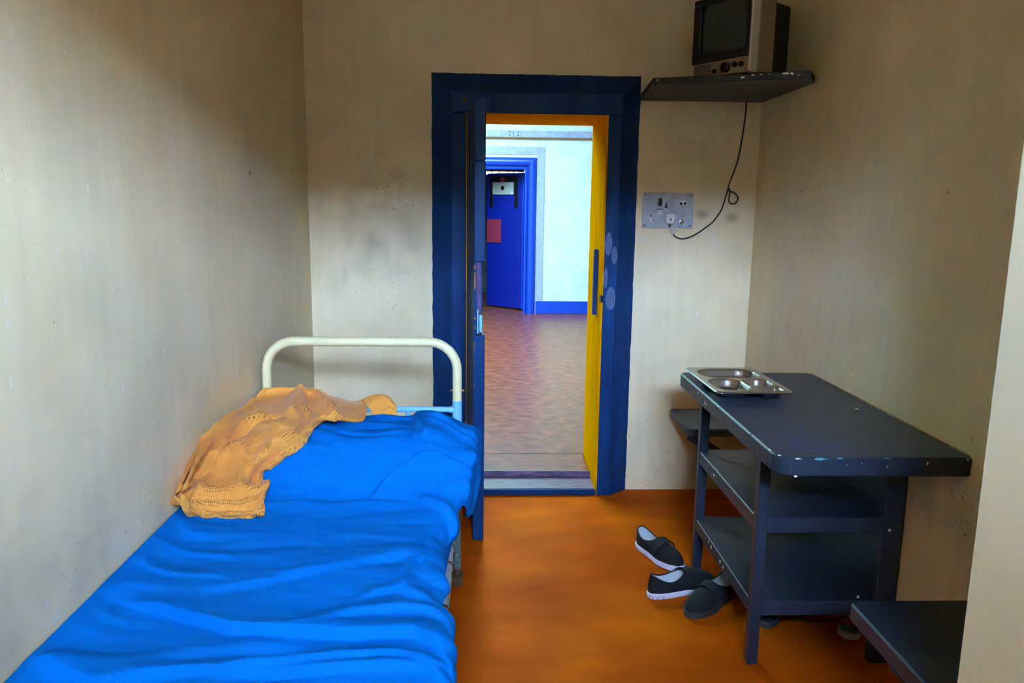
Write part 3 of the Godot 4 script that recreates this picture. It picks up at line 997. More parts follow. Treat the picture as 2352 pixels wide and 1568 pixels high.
func bed_edge(z: float) -> float:
	var keys := [[1.0, -0.012], [1.1, -0.006], [1.3, -0.02], [1.42, -0.03], [1.52, -0.068], [1.62, -0.086], [1.75, -0.094], [1.86, -0.112], [1.95, -0.094], [2.03, -0.108], [2.12, -0.090], [2.2, -0.103], [2.32, -0.068], [2.45, -0.055], [2.7, -0.06], [3.0, -0.06]]
	for i in keys.size() - 1:
		if z <= keys[i + 1][0]:
			return lerpf(keys[i][1], keys[i + 1][1], smoothstep(keys[i][0], keys[i + 1][0], z))
	return -0.06

func bed_drop(z: float) -> float:
	var keys := [[1.0, 0.18], [1.2, 0.27], [1.32, 0.23], [1.45, 0.13], [1.55, 0.12], [1.68, 0.16], [1.8, 0.10], [1.93, 0.14], [2.02, 0.10], [2.12, 0.14], [2.22, 0.12], [2.4, 0.2], [3.0, 0.2]]
	for i in keys.size() - 1:
		if z <= keys[i + 1][0]:
			return lerpf(keys[i][1], keys[i + 1][1], smoothstep(keys[i][0], keys[i + 1][0], z))
	return 0.2

# folds: points (x, z) on the bed, height, width towards the window, width towards the door
func fold(pts: Array, amp: float, w_near: float, w_far: float) -> void:
	var q := PackedVector2Array()
	var lo := Vector2(9, 9)
	var hi := Vector2(-9, -9)
	for p in pts:
		var v := Vector2(p[0], p[1])
		q.append(v)
		lo = lo.min(v)
		hi = hi.max(v)
	fold_list.append([q, amp, w_near, w_far, lo, hi])

func fold_height(p: Vector2) -> float:
	var y := 0.0
	for f in fold_list:
		var reach: float = maxf(f[2], f[3]) * 2.6
		if p.x < f[4].x - reach or p.x > f[5].x + reach or p.y < f[4].y - reach or p.y > f[5].y + reach:
			continue
		var best := Vector3(9, 0, 0)
		var along := 0.0
		var side := 0.0
		var q: PackedVector2Array = f[0]
		for i in q.size() - 1:
			var d := segd(p, q[i], q[i + 1])
			if d.x < best.x:
				best = d
				side = (q[i + 1] - q[i]).cross(p - q[i])
				along = (i + d.z) / (q.size() - 1.0)
		var w: float = f[2] if side > 0.0 else f[3]
		var fade := minf(1.0, minf(along, 1.0 - along) * 6.0 + 0.15)
		y += f[1] * exp(-pow(best.x / w, 2.0)) * fade
	return y

func build_blue_blanket() -> void:
	fold([[-0.80, 2.23], [-0.7, 2.25], [-0.6, 2.30], [-0.51, 2.34], [-0.42, 2.355], [-0.29, 2.36], [-0.14, 2.36], [-0.09, 2.40], [-0.05, 2.47]], 0.024, 0.007, 0.060)
	fold([[-0.86, 2.50], [-0.76, 2.46], [-0.67, 2.44], [-0.57, 2.42], [-0.45, 2.39], [-0.3, 2.40]], 0.010, 0.03, 0.03)
	fold([[-0.86, 2.51], [-0.83, 2.48], [-0.76, 2.50], [-0.7, 2.52], [-0.64, 2.5], [-0.59, 2.49], [-0.52, 2.48], [-0.41, 2.49], [-0.17, 2.47], [-0.09, 2.47]], 0.018, 0.007, 0.035)
	fold([[-0.5, 2.48], [-0.39, 2.47], [-0.28, 2.44], [-0.16, 2.43], [-0.12, 2.45], [-0.06, 2.52]], 0.015, 0.008, 0.035)
	fold([[-0.85, 2.2], [-0.76, 2.16], [-0.61, 2.16], [-0.49, 2.11], [-0.35, 2.04], [-0.21, 1.98], [-0.1, 1.99]], 0.013, 0.022, 0.06)
	fold([[-0.86, 1.82], [-0.71, 1.89]], 0.008, 0.012, 0.03)
	fold([[-0.87, 1.93], [-0.73, 1.98], [-0.6, 2.0]], 0.007, 0.012, 0.03)
	fold([[-0.85, 2.05], [-0.73, 2.1], [-0.58, 2.11]], 0.009, 0.012, 0.03)
	fold([[-0.36, 2.33], [-0.26, 2.27], [-0.18, 2.25], [-0.1, 2.27], [-0.05, 2.34]], 0.015, 0.012, 0.04)
	fold([[-0.27, 2.2], [-0.19, 2.16], [-0.11, 2.22], [-0.05, 2.30]], 0.015, 0.012, 0.03)
	fold([[-0.13, 2.0], [-0.17, 2.03], [-0.185, 2.09], [-0.17, 2.17]], 0.011, 0.022, 0.02)
	fold([[-0.11, 2.02], [-0.09, 2.08], [-0.07, 2.12]], 0.018, 0.04, 0.03)
	fold([[-0.84, 1.70], [-0.64, 1.665], [-0.52, 1.655], [-0.39, 1.665], [-0.3, 1.665], [-0.14, 1.68], [-0.05, 1.75]], 0.017, 0.055, 0.008)
	fold([[-0.24, 1.605], [-0.14, 1.70], [-0.05, 1.80]], 0.022, 0.010, 0.07)
	fold([[-0.82, 1.80], [-0.61, 1.80], [-0.37, 1.775], [-0.13, 1.765], [-0.05, 1.80]], 0.006, 0.05, 0.04)
	# on the pillow
	fold([[-0.235, 1.12], [-0.23, 1.21], [-0.215, 1.3], [-0.195, 1.37], [-0.17, 1.44]], 0.026, 0.012, 0.11)
	fold([[-0.225, 1.40], [-0.205, 1.52]], 0.020, 0.012, 0.05)
	fold([[-0.33, 1.62], [-0.27, 1.56], [-0.2, 1.515], [-0.13, 1.50], [-0.03, 1.54]], 0.030, 0.06, 0.012)
	fold([[-0.02, 1.42], [-0.06, 1.53], [-0.08, 1.64]], 0.024, 0.02, 0.02)
	fold([[-0.66, 1.30], [-0.52, 1.37], [-0.43, 1.42], [-0.21, 1.44]], 0.006, 0.03, 0.03)
	fold([[-0.5, 1.22], [-0.36, 1.27], [-0.26, 1.28]], 0.005, 0.02, 0.03)
	fold([[-0.68, 1.49], [-0.63, 1.56], [-0.585, 1.615]], 0.012, 0.018, 0.018)
	fold([[-0.19, 1.19], [-0.1, 1.25], [-0.01, 1.28]], 0.016, 0.02, 0.03)
	fold([[-0.2, 1.3], [-0.12, 1.3], [-0.02, 1.37]], 0.016, 0.02, 0.03)
	fold([[-0.62, 1.24], [-0.5, 1.33], [-0.34, 1.38], [-0.24, 1.36]], 0.007, 0.012, 0.05)
	fold([[-0.56, 1.36], [-0.42, 1.46], [-0.26, 1.49]], 0.007, 0.012, 0.05)
	fold([[-0.6, 1.46], [-0.48, 1.55], [-0.36, 1.58]], 0.006, 0.012, 0.05)
	fold([[-0.40, 1.14], [-0.30, 1.19], [-0.24, 1.18]], 0.006, 0.012, 0.03)
	fold([[-0.12, 1.60], [-0.07, 1.57], [-0.03, 1.60]], 0.016, 0.014, 0.014)
	var n := FastNoiseLite.new()
	n.seed = 4
	n.frequency = 1.0
	n.fractal_octaves = 2
	var nu := 190
	var nv := 430
	var P := PackedVector3Array()
	P.resize((nu + 1) * (nv + 1))
	for j in nv + 1:
		var z := lerpf(1.025, 2.65, j / 400.0) if j <= 400 else lerpf(2.65, 2.96, (j - 400) / 30.0)
		var xe := bed_edge(z)
		var r := 0.042
		var top := xe - r + 0.846
		var total := top + r * PI / 2 + bed_drop(z)
		for i in nu + 1:
			var u := float(i) / nu
			var a := u * total
			var flat := Vector2(a - 0.842, z)
			var p := Vector3.ZERO
			var nn := Vector3.UP
			if a <= top:
				p = Vector3(flat.x, bed_top(flat.x, z), z)
			elif a <= top + r * PI / 2:
				var t := (a - top) / r
				p = Vector3(xe - r + sin(t) * r, bed_top(xe - r, z) - r * (1.0 - cos(t)), z)
				nn = Vector3(sin(t), cos(t), 0)
			else:
				var t := a - top - r * PI / 2
				var k := t / maxf(bed_drop(z), 0.01)
				p = Vector3(xe - 0.03 * k * k + 0.010 * sin(z * 38.0) * k, bed_top(xe - r, z) - r - t, z)
				nn = Vector3.RIGHT
			var h := fold_height(flat)
			h += n.get_noise_2d(flat.x * 3.0, z * 9.0) * 0.006 + n.get_noise_2d(flat.x * 9.0 + 7.0, z * 17.0) * 0.0018
			h += n.get_noise_2d(flat.x * 5.0 + 30.0, z * 6.0) * 0.008 * smoothstep(1.7, 1.5, z)
			h *= smoothstep(0.0, 0.05, a) * 0.85 + 0.15
			P[j * (nu + 1) + i] = p + nn * h
	var st := S()
	grid_points(st, nu, nv, P)
	# turned-under edge so that the cloth has thickness where it hangs
	var E := PackedVector3Array()
	for j in nv + 1:
		var e := P[j * (nu + 1) + nu]
		for k in 4:
			var a := PI * k / 3.0
			E.append(e + Vector3(-0.005 + 0.005 * cos(a), -0.006 * sin(a), 0))
	grid_points(st, 3, nv, E)
	tag(put("blanket", st, M.blue_fleece), "bright blue fleece blanket spread over the whole bed and pillow", "blanket")
	st = S()
	var pil := round_rect(Vector2(-0.79, 1.06), Vector2(-0.09, 1.52), [0.08, 0.08, 0.08, 0.08])
	prism(st, pil, 0.547, 0.62, 0.03)
	tag(put("pillow", st, M.mattress_ticking), "flat pillow under the blue blanket at the head of the bed", "pillow")

# ------------------------------------------------------------------ orange blanket: rows of points from the head rail down to the mattress
func cloth(rows: Array, nu: int, nv: int) -> PackedVector3Array:
	var P := PackedVector3Array()
	var m := rows.size()
	var k: int = rows[0].size()
	for j in nv + 1:
		var fv := float(j) / nv * (m - 1)
		var r := mini(int(fv), m - 2)
		var tv := fv - r
		var line := []
		for c in k:
			var q := []
			for d in [-1, 0, 1, 2]:
				var e: Array = rows[clampi(r + d, 0, m - 1)][c]
				q.append(Vector3(e[0], e[1], e[2]))
			line.append(q[1].cubic_interpolate(q[2], q[0], q[3], tv))
		for i in nu + 1:
			var fu := float(i) / nu * (k - 1)
			var c := mini(int(fu), k - 2)
			P.append(line[c].cubic_interpolate(line[c + 1], line[maxi(c - 1, 0)], line[mini(c + 2, k - 1)], fu - c))
	return P

func crumple(P: PackedVector3Array, nu: int, nv: int, ridges: Array, lift: float, rough := 1.0) -> PackedVector3Array:
	var w := nu + 1
	var out := P.duplicate()
	var n := FastNoiseLite.new()
	n.seed = 15
	n.frequency = 1.0
	n.fractal_octaves = 2
	for j in nv + 1:
		for i in w:
			var du := P[j * w + mini(i + 1, nu)] - P[j * w + maxi(i - 1, 0)]
			var dv := P[mini(j + 1, nv) * w + i] - P[maxi(j - 1, 0) * w + i]
			var nn := dv.cross(du).normalized()
			var p := Vector2(float(i) / nu, float(j) / nv)
			var h := lift
			var fold_sum := 0.0
			for g in ridges:
				var best := 9.0
				var sgn := 1.0
				for e in g[0].size() - 1:
					var a := Vector2(g[0][e][0], g[0][e][1])
					var b := Vector2(g[0][e + 1][0], g[0][e + 1][1])
					var d := segd(p * Vector2(0.5, 1.0), a * Vector2(0.5, 1.0), b * Vector2(0.5, 1.0))
					if d.x < best:
						best = d.x
						sgn = signf((b - a).cross(p - a))
				fold_sum += g[1] * exp(-pow(best / (g[2] if sgn > 0 else g[3]), 2.0))
			h += fold_sum * (1.5 if rough > 0.5 else 1.0)
			h += rough * (n.get_noise_2d(p.x * 5.0, p.y * 8.0) * 0.007 + n.get_noise_2d(p.x * 14.0, p.y * 20.0) * 0.002)
			out[j * w + i] = P[j * w + i] + nn * h
	return out

func build_orange_blanket() -> void:
	var rows := [
		[[-0.805, 0.775, 1.03], [-0.741, 0.780, 1.03], [-0.670, 0.780, 1.03], [-0.607, 0.776, 1.03], [-0.521, 0.740, 1.03], [-0.437, 0.735, 1.03]],
		[[-0.828, 0.746, 1.06], [-0.751, 0.752, 1.06], [-0.671, 0.762, 1.06], [-0.601, 0.745, 1.07], [-0.495, 0.743, 1.13], [-0.415, 0.725, 1.14]],
		[[-0.828, 0.736, 1.188], [-0.740, 0.745, 1.195], [-0.646, 0.756, 1.231], [-0.558, 0.755, 1.25], [-0.494, 0.741, 1.26], [-0.418, 0.718, 1.26]],
		[[-0.828, 0.752, 1.370], [-0.760, 0.738, 1.321], [-0.655, 0.751, 1.380], [-0.585, 0.749, 1.39], [-0.545, 0.739, 1.343], [-0.532, 0.725, 1.26]],
		[[-0.828, 0.772, 1.564], [-0.797, 0.722, 1.44], [-0.704, 0.728, 1.469], [-0.635, 0.724, 1.476], [-0.573, 0.716, 1.467], [-0.556, 0.720, 1.387]],
		[[-0.828, 0.750, 1.655], [-0.815, 0.692, 1.515], [-0.731, 0.692, 1.525], [-0.665, 0.690, 1.526], [-0.617, 0.690, 1.509], [-0.592, 0.702, 1.459]],
		[[-0.828, 0.717, 1.726], [-0.818, 0.659, 1.59], [-0.751, 0.656, 1.583], [-0.702, 0.655, 1.577], [-0.669, 0.657, 1.555], [-0.651, 0.667, 1.515]],
		[[-0.828, 0.691, 1.793], [-0.823, 0.642, 1.68], [-0.763, 0.634, 1.668], [-0.712, 0.627, 1.641], [-0.675, 0.627, 1.604], [-0.661, 0.635, 1.560]],
		[[-0.828, 0.670, 1.820], [-0.804, 0.635, 1.756], [-0.754, 0.619, 1.733], [-0.700, 0.616, 1.714], [-0.658, 0.616, 1.691], [-0.641, 0.606, 1.629]],
		[[-0.813, 0.630, 1.800], [-0.778, 0.617, 1.778], [-0.734, 0.610, 1.770], [-0.686, 0.608, 1.770], [-0.639, 0.606, 1.766], [-0.619, 0.600, 1.735]],
		[[-0.806, 0.602, 1.790], [-0.774, 0.592, 1.772], [-0.734, 0.588, 1.768], [-0.686, 0.586, 1.768], [-0.641, 0.586, 1.762], [-0.625, 0.586, 1.735]]]
	var nu := 100
	var nv := 200
	var ridges := [
		[[[0.03, 0.16], [0.07, 0.3], [0.06, 0.45], [0.04, 0.6], [0.03, 0.75], [0.06, 0.9]], 0.014, 0.06, 0.03],
		[[[0.42, 0.24], [0.40, 0.11], [0.45, 0.04], [0.58, 0.07], [0.68, 0.18], [0.82, 0.23]], 0.022, 0.03, 0.03],
		[[[0.50, 0.16], [0.60, 0.20], [0.72, 0.235]], -0.012, 0.018, 0.018],
		[[[0.22, 0.28], [0.14, 0.37], [0.18, 0.48], [0.26, 0.53]], 0.018, 0.03, 0.03],
		[[[0.34, 0.26], [0.24, 0.33], [0.235, 0.42]], -0.016, 0.016, 0.016],
		[[[0.13, 0.50], [0.12, 0.6], [0.12, 0.7], [0.10, 0.8]], -0.014, 0.018, 0.018],
		[[[0.20, 0.55], [0.25, 0.64], [0.22, 0.74]], 0.012, 0.03, 0.03],
		[[[0.36, 0.46], [0.46, 0.54], [0.56, 0.64], [0.66, 0.70]], 0.014, 0.04, 0.02],
		[[[0.84, 0.41], [0.73, 0.50], [0.70, 0.60], [0.80, 0.69]], -0.020, 0.018, 0.018],
		[[[0.66, 0.38], [0.60, 0.47], [0.60, 0.56]], 0.016, 0.035, 0.035],
		[[[0.90, 0.42], [0.84, 0.50], [0.84, 0.60]], 0.014, 0.03, 0.03],
		[[[0.52, 0.22], [0.62, 0.29], [0.74, 0.37]], -0.015, 0.016, 0.016],
		[[[0.30, 0.30], [0.45, 0.33], [0.56, 0.40]], 0.010, 0.03, 0.03],
		[[[0.10, 0.72], [0.35, 0.735], [0.62, 0.735], [0.90, 0.77]], 0.016, 0.03, 0.03],
		[[[0.22, 0.775], [0.48, 0.79], [0.78, 0.80]], -0.014, 0.012, 0.012],
		[[[0.2, 0.84], [0.45, 0.83], [0.7, 0.825], [0.9, 0.84]], 0.010, 0.02, 0.02],
		[[[0.30, 0.91], [0.52, 0.87], [0.85, 0.87]], -0.012, 0.012, 0.012],
		[[[0.96, 0.76], [0.97, 0.85], [0.93, 0.93]], 0.014, 0.03, 0.03]]
	var base := cloth(rows, nu, nv)
	var P := crumple(base, nu, nv, ridges, 0.0)
	var o := thing("cellular_blanket", "crumpled orange cellular blanket thrown over the pillow and bed head", "blanket")
	var st := S()
	grid_points(st, nu, nv, P, false, Vector2(4.6, 5.6))
	put("cellular_cloth", st, M.orange_cellular_knit, o)
	st = S()
	var U := crumple(base, nu, nv, ridges, -0.016)
	for i in U.size():
		# both layers stay on top of the blue blanket
		var floor_y := bed_top(U[i].x, U[i].z) + fold_height(Vector2(U[i].x, U[i].z))
		U[i].y = maxf(U[i].y, minf(floor_y + 0.006, P[i].y - 0.004))
	grid_points(st, nu, nv, U)
	put("under_layer", st, M.orange_plain_knit, o)
	# plain hem down the wall side and over the head rail
	st = S()
	var H := PackedVector3Array()
	for j in nv + 1:
		for i in 9:
			var e := P[j * (nu + 1) + i]
			H.append(e + Vector3(0.003, 0.004, 0.003) + Vector3(0, 0.003, 0) * sin(PI * i / 8.0))
	grid_points(st, 8, nv, H)
	put("hem", st, M.orange_plain_knit, o)
	st = S()
	H = PackedVector3Array()
	for j in 17:
		for i in 45:
			H.append(P[j * (nu + 1) + i] + Vector3(0, 0.004, 0.004))
	grid_points(st, 44, 16, H)
	put("hem", st, M.orange_plain_knit, o)
	st = S()
	H = PackedVector3Array()
	for j in nv + 1:
		for i in 5:
			H.append(P[j * (nu + 1) + nu - 4 + i] + Vector3(0.001, 0.003, 0.002))
	grid_points(st, 4, nv, H)
	put("hem", st, M.orange_plain_knit, o)
	st = S()
	H = PackedVector3Array()
	for j in 9:
		for i in nu + 1:
			H.append(P[(nv - 8 + j) * (nu + 1) + i] + Vector3(0, 0.001, 0.003))
	grid_points(st, nu, 8, H)
	put("hem", st, M.orange_plain_knit, o)
	# loose end hung over the blue cross rail
	var tail := [
		[[-0.452, 0.722, 0.978], [-0.396, 0.728, 0.972], [-0.352, 0.716, 0.972], [-0.326, 0.690, 0.978]],
		[[-0.444, 0.733, 1.000], [-0.396, 0.751, 1.000], [-0.352, 0.741, 1.000], [-0.329, 0.711, 1.000]],
		[[-0.426, 0.712, 1.03], [-0.391, 0.722, 1.035], [-0.350, 0.718, 1.035], [-0.320, 0.702, 1.035]],
		[[-0.405, 0.690, 1.050], [-0.380, 0.690, 1.055], [-0.349, 0.696, 1.055], [-0.323, 0.687, 1.050]],
		[[-0.386, 0.668, 1.060], [-0.373, 0.662, 1.066], [-0.361, 0.661, 1.066], [-0.349, 0.664, 1.060]]]
	st = S()
	var T := cloth(tail, 28, 32)
	var T2 := crumple(T, 28, 32, [[[[0.1, 0.5], [0.5, 0.35], [0.95, 0.5]], 0.008, 0.03, 0.05], [[[0.4, 0.95], [0.5, 0.7], [0.75, 0.6]], 0.006, 0.03, 0.03]], 0.0, 0.15)
	grid_points(st, 28, 32, T2)
	put("loose_end", st, M.orange_plain_knit, o)
	# frayed threads
	for t in [[[-0.43, 0.712, 1.27], [-0.415, 0.70, 1.29], [-0.408, 0.69, 1.30]], [[-0.425, 0.708, 1.28], [-0.41, 0.692, 1.31], [-0.407, 0.68, 1.33], [-0.412, 0.678, 1.32]], [[-0.42, 0.725, 1.24], [-0.405, 0.712, 1.25]], [[-0.335, 0.672, 1.06], [-0.318, 0.668, 1.062]], [[-0.322, 0.69, 1.05], [-0.31, 0.68, 1.055]]]:
		var pts := []
		for p in t: pts.append(Vector3(p[0], p[1], p[2]))
		st = S()
		tube(st, smooth(pts, 4) if pts.size() > 2 else pts, 0.0009, 5)
		put("loose_thread", st, M.orange_plain_knit, o)

func rebase(o: Node3D, at: Vector3) -> void:
	for c in o.get_children():
		if c is Node3D:
			c.position -= at
	o.position = at

# flakes of paint: thin irregular patches lying on a face; p = [centre, half size], the thinnest axis is the face's normal
func chips(parent: Node3D, list: Array, m: Material) -> void:
	for p in list:
		var h: Vector3 = p[1]
		var ax := h.min_axis_index()
		var u := Vector3.ZERO
		var v := Vector3.ZERO
		u[(ax + 1) % 3] = h[(ax + 1) % 3]
		v[(ax + 2) % 3] = h[(ax + 2) % 3]
		var nn := Vector3.ZERO
		nn[ax] = h[ax]
		var st := S()
		var top := []
		var low := []
		for k in 9:
			var a := TAU * k / 9.0
			var r := rng.randf_range(0.5, 1.1)
			var q: Vector3 = p[0] + u * cos(a) * r + v * sin(a) * r
			top.append(q * 1.0)
			low.append(q)
		for s in [1.0, -1.0]:
			for k in 9:
				tri(st, p[0] + nn * s, top[k] + nn * s * 0.6, top[(k + 1) % 9] + nn * s * 0.6, nn * s)
		for k in 9:
			var e := (k + 1) % 9
			quad(st, top[k] + nn * 0.6, top[e] + nn * 0.6, low[e] - nn * 0.6, low[k] - nn * 0.6, (top[k] + top[e]) / 2.0 - p[0])
		put("paint_chip", st, m, parent)

# ------------------------------------------------------------------ desk against the right wall
func build_desk() -> void:
	var d := thing("desk", "dark slate painted steel desk with two open shelves against the right wall", "desk")
	var st := S()
	var top := round_rect(Vector2(0.790, 0.770), Vector2(WR, 1.850), [0.03, 0.03, 0.0, 0.055], 8)
	prism(st, top, 0.736, 0.790, 0.005)
	var tt := put("tabletop", st, M.slate_paint, d)
	# worn painted top with scratches and rubbed blue rings
	var im := desk_top_picture()
	var tm := StandardMaterial3D.new()
	tm.resource_name = "worn_slate_top"
	tm.albedo_texture = ImageTexture.create_from_image(im)
	tm.roughness = 0.4
	tm.texture_repeat = false
	st = S()
	var inner := round_rect(Vector2(0.795, 0.775), Vector2(WR - 0.004, 1.845), [0.026, 0.026, 0.0, 0.05], 8)
	var idx := Geometry2D.triangulate_polygon(inner)
	for k in range(0, idx.size(), 3):
		var t := [inner[idx[k]], inner[idx[k + 1]], inner[idx[k + 2]]]
		if (t[1] - t[0]).cross(t[2] - t[0]) < 0.0:
			t = [t[0], t[2], t[1]]
		for p in t:
			st.set_normal(Vector3.UP)
			st.set_uv(Vector2((p.x - 0.79) / 0.532, (p.y - 0.77) / 1.08))
			st.add_vertex(v3(p, 0.7904))
	put("worn_top", st, tm, tt)
	var blue := mat("chip_teal", 70, 140, 150, 0.5)
	chips(tt, [[Vector3(0.7895, 0.786, 1.12), Vector3(0.002, 0.004, 0.010)], [Vector3(0.7895, 0.776, 1.06), Vector3(0.001, 0.006, 0.004)],
		[Vector3(0.7895, 0.762, 1.15), Vector3(0.001, 0.008, 0.003)], [Vector3(0.7895, 0.758, 1.165), Vector3(0.001, 0.006, 0.002)], [Vector3(0.791, 0.788, 1.30), Vector3(0.002, 0.002, 0.006)],
		[Vector3(0.791, 0.788, 1.40), Vector3(0.002, 0.002, 0.004)], [Vector3(0.791, 0.789, 1.62), Vector3(0.003, 0.002, 0.008)], [Vector3(0.793, 0.789, 1.78), Vector3(0.003, 0.002, 0.014)],
		[Vector3(0.803, 0.789, 1.825), Vector3(0.008, 0.0018, 0.004)], [Vector3(0.845, 0.787, 1.8485), Vector3(0.010, 0.003, 0.002)], [Vector3(0.842, 0.738, 1.8485), Vector3(0.005, 0.004, 0.002)],
		[Vector3(1.20, 0.775, 1.8495), Vector3(0.004, 0.008, 0.001)], [Vector3(1.31, 0.786, 1.8495), Vector3(0.004, 0.003, 0.001)], [Vector3(1.02, 0.775, 1.8495), Vector3(0.002, 0.002, 0.001)],
		[Vector3(1.09, 0.765, 1.8495), Vector3(0.0015, 0.003, 0.001)], [Vector3(0.98, 0.77, 1.8495), Vector3(0.0015, 0.0015, 0.001)]], M.chip_white)
	chips(tt, [[Vector3(0.905, 0.786, 1.8492), Vector3(0.026, 0.0045, 0.0012)], [Vector3(0.96, 0.788, 1.8492), Vector3(0.012, 0.0025, 0.0012)], [Vector3(0.797, 0.789, 1.61), Vector3(0.006, 0.0015, 0.012)], [Vector3(1.09, 0.788, 1.849), Vector3(0.014, 0.002, 0.001)]], blue)
	# seam of rust along the wall
	st = S()
	var w0 := 0.002
	for k in 90:
		var w1 := rng.randf_range(0.0008, 0.005)
		var za := 0.79 + k * 0.0117
		var zb := za + 0.0117
		quad(st, Vector3(WR - w0, 0.7912, za), Vector3(WR - w1, 0.7912, zb), Vector3(WR, 0.7935, zb), Vector3(WR, 0.7935, za), Vector3.UP)
		w0 = w1
	put("rusty_seam", st, M.bare_wood, tt)
	st = S()
	lathe(st, [Vector2(0, 0.012), Vector2(0.005, 0.0105), Vector2(0.0075, 0.006), Vector2(0.006, 0.002), Vector2(0.008, 0)], 14, Transform3D(Basis.IDENTITY, Vector3(1.232, 0.790, 1.373)))
	put("bolt", st, M.chrome, tt)
	# legs
	for z in [[0.87, 0.905], [1.53, 1.565]]:
		boxed("leg", Vector3(0.852, 0, z[0]), Vector3(0.887, 0.738, z[1]), M.slate_paint, d, 0.003)
		boxed("leg", Vector3(1.252, 0, z[0]), Vector3(1.320, 0.738, z[1]), M.slate_paint, d, 0.003)
	boxed("side_panel", Vector3(1.286, 0.16, 0.9), Vector3(1.300, 0.736, 1.535), M.slate_paint, d, 0.002)
	for y in [[0.447, 0.497], [0.168, 0.216]]:
		boxed("shelf", Vector3(0.858, y[1] - 0.012, 0.88), Vector3(1.288, y[1], 1.555), M.slate_paint, d, 0.002)
		var rl := boxed("shelf_rail", Vector3(0.854, y[0], 0.90), Vector3(0.868, y[1] + 0.001, 1.535), M.slate_paint, d, 0.003)
		boxed("shelf_rail", Vector3(0.885, y[0], 1.548), Vector3(1.255, y[1] + 0.001, 1.562), M.slate_paint, d, 0.003)
		boxed("shelf_rail", Vector3(0.885, y[0], 0.873), Vector3(1.255, y[1] + 0.001, 0.887), M.slate_paint, d, 0.003)
		if y[0] < 0.3:
			chips(rl, [[Vector3(0.8538, 0.2, 1.08), Vector3(0.0008, 0.008, 0.006)], [Vector3(0.8538, 0.196, 1.12), Vector3(0.0008, 0.010, 0.006)], [Vector3(0.8538, 0.194, 1.23), Vector3(0.0008, 0.008, 0.009)], [Vector3(0.8538, 0.187, 1.265), Vector3(0.0008, 0.006, 0.007)]], M.chip_white)
		else:
			chips(rl, [[Vector3(0.8538, 0.472, 1.10), Vector3(0.0008, 0.005, 0.010)], [Vector3(0.855, 0.497, 1.02), Vector3(0.0016, 0.0012, 0.006)], [Vector3(0.855, 0.497, 1.06), Vector3(0.0016, 0.0012, 0.004)]], M.chip_white)
	for p in [[1.275, 0.459, 1.566], [1.196, 0.232, 1.563]]:
		st = S()
		lathe(st, [Vector2(0, 0.004), Vector2(0.004, 0.003), Vector2(0.0055, 0)], 10, Transform3D(Basis(Vector3.RIGHT, PI / 2), Vector3(p[0], p[1], p[2] - 0.001)))
		put("rivet", st, M.chip_white, d)
	rebase(d, Vector3(1.07, 0, 1.22))

func desk_top_picture() -> Image:
	var n := FastNoiseLite.new()
	n.seed = 31
	n.frequency = 1.0
	n.fractal_octaves = 4
	var im := field(320, 640, func(x, y):
		var k: float = n.get_noise_2d(x * 0.012, y * 0.012) * 0.10 + n.get_noise_2d(x * 0.15, y * 0.04) * 0.03
		return Color(0.165 + k * 0.5, 0.205 + k * 0.55, 0.25 + k * 0.6))
	# rubbed royal-blue rings near the front edge
	for i in 260:
		var a := rng.randf() * TAU
		var r := rng.randf_range(0.35, 1.0)
		dot(im, 84 + cos(a) * 60 * r, 566 + sin(a) * 40 * r, rng.randf_range(3, 9), rng.randf_range(2, 4), Color(0.14, 0.20, 0.46), 0.4)
	for i in 5:
		var r := 0.5 + i * 0.13
		for k in 90:
			var a := TAU * k / 90.0 + i
			if rng.randf() < 0.6:
				dot(im, 86 + cos(a) * 62 * r, 566 + sin(a) * 40 * r, 1.6, 1.3, Color(0.42, 0.48, 0.74), 0.55)
	for s in [[78, 522, 0.1, 26], [150, 540, 0.6, 22], [20, 590, 0.05, 36], [60, 610, -0.1, 30], [118, 604, 0.1, 26], [180, 575, 0.0, 22], [196, 560, 0.2, 10], [24, 548, -0.1, 14], [120, 585, 0.05, 40], [168, 100, 0.12, 70], [70, 290, 0.1, 20], [240, 350, 0.1, 18]]:
		stroke(im, s[0], s[1], s[2], s[3], 2.0, Color(0.58, 0.64, 0.78), 0.6)
	for i in 240:
		stroke(im, rng.randf() * 320, rng.randf() * 640, rng.randf_range(-0.5, 0.5), rng.randf_range(2, 12), 1.0, Color(0.6, 0.65, 0.7) if rng.randf() < 0.7 else Color(0.1, 0.12, 0.14), rng.randf_range(0.1, 0.4))
	dot(im, 44, 250, 14, 5, Color(0.3, 0.5, 0.56), 0.6)
	dot(im, 86, 565, 12, 5, Color(0.24, 0.42, 0.5), 0.7)
	for i in 30:
		dot(im, 190 + rng.randfn() * 24, 560 + rng.randfn() * 10, rng.randf_range(3, 9), rng.randf_range(2, 5), Color(0.12, 0.14, 0.22), 0.3)
	return im

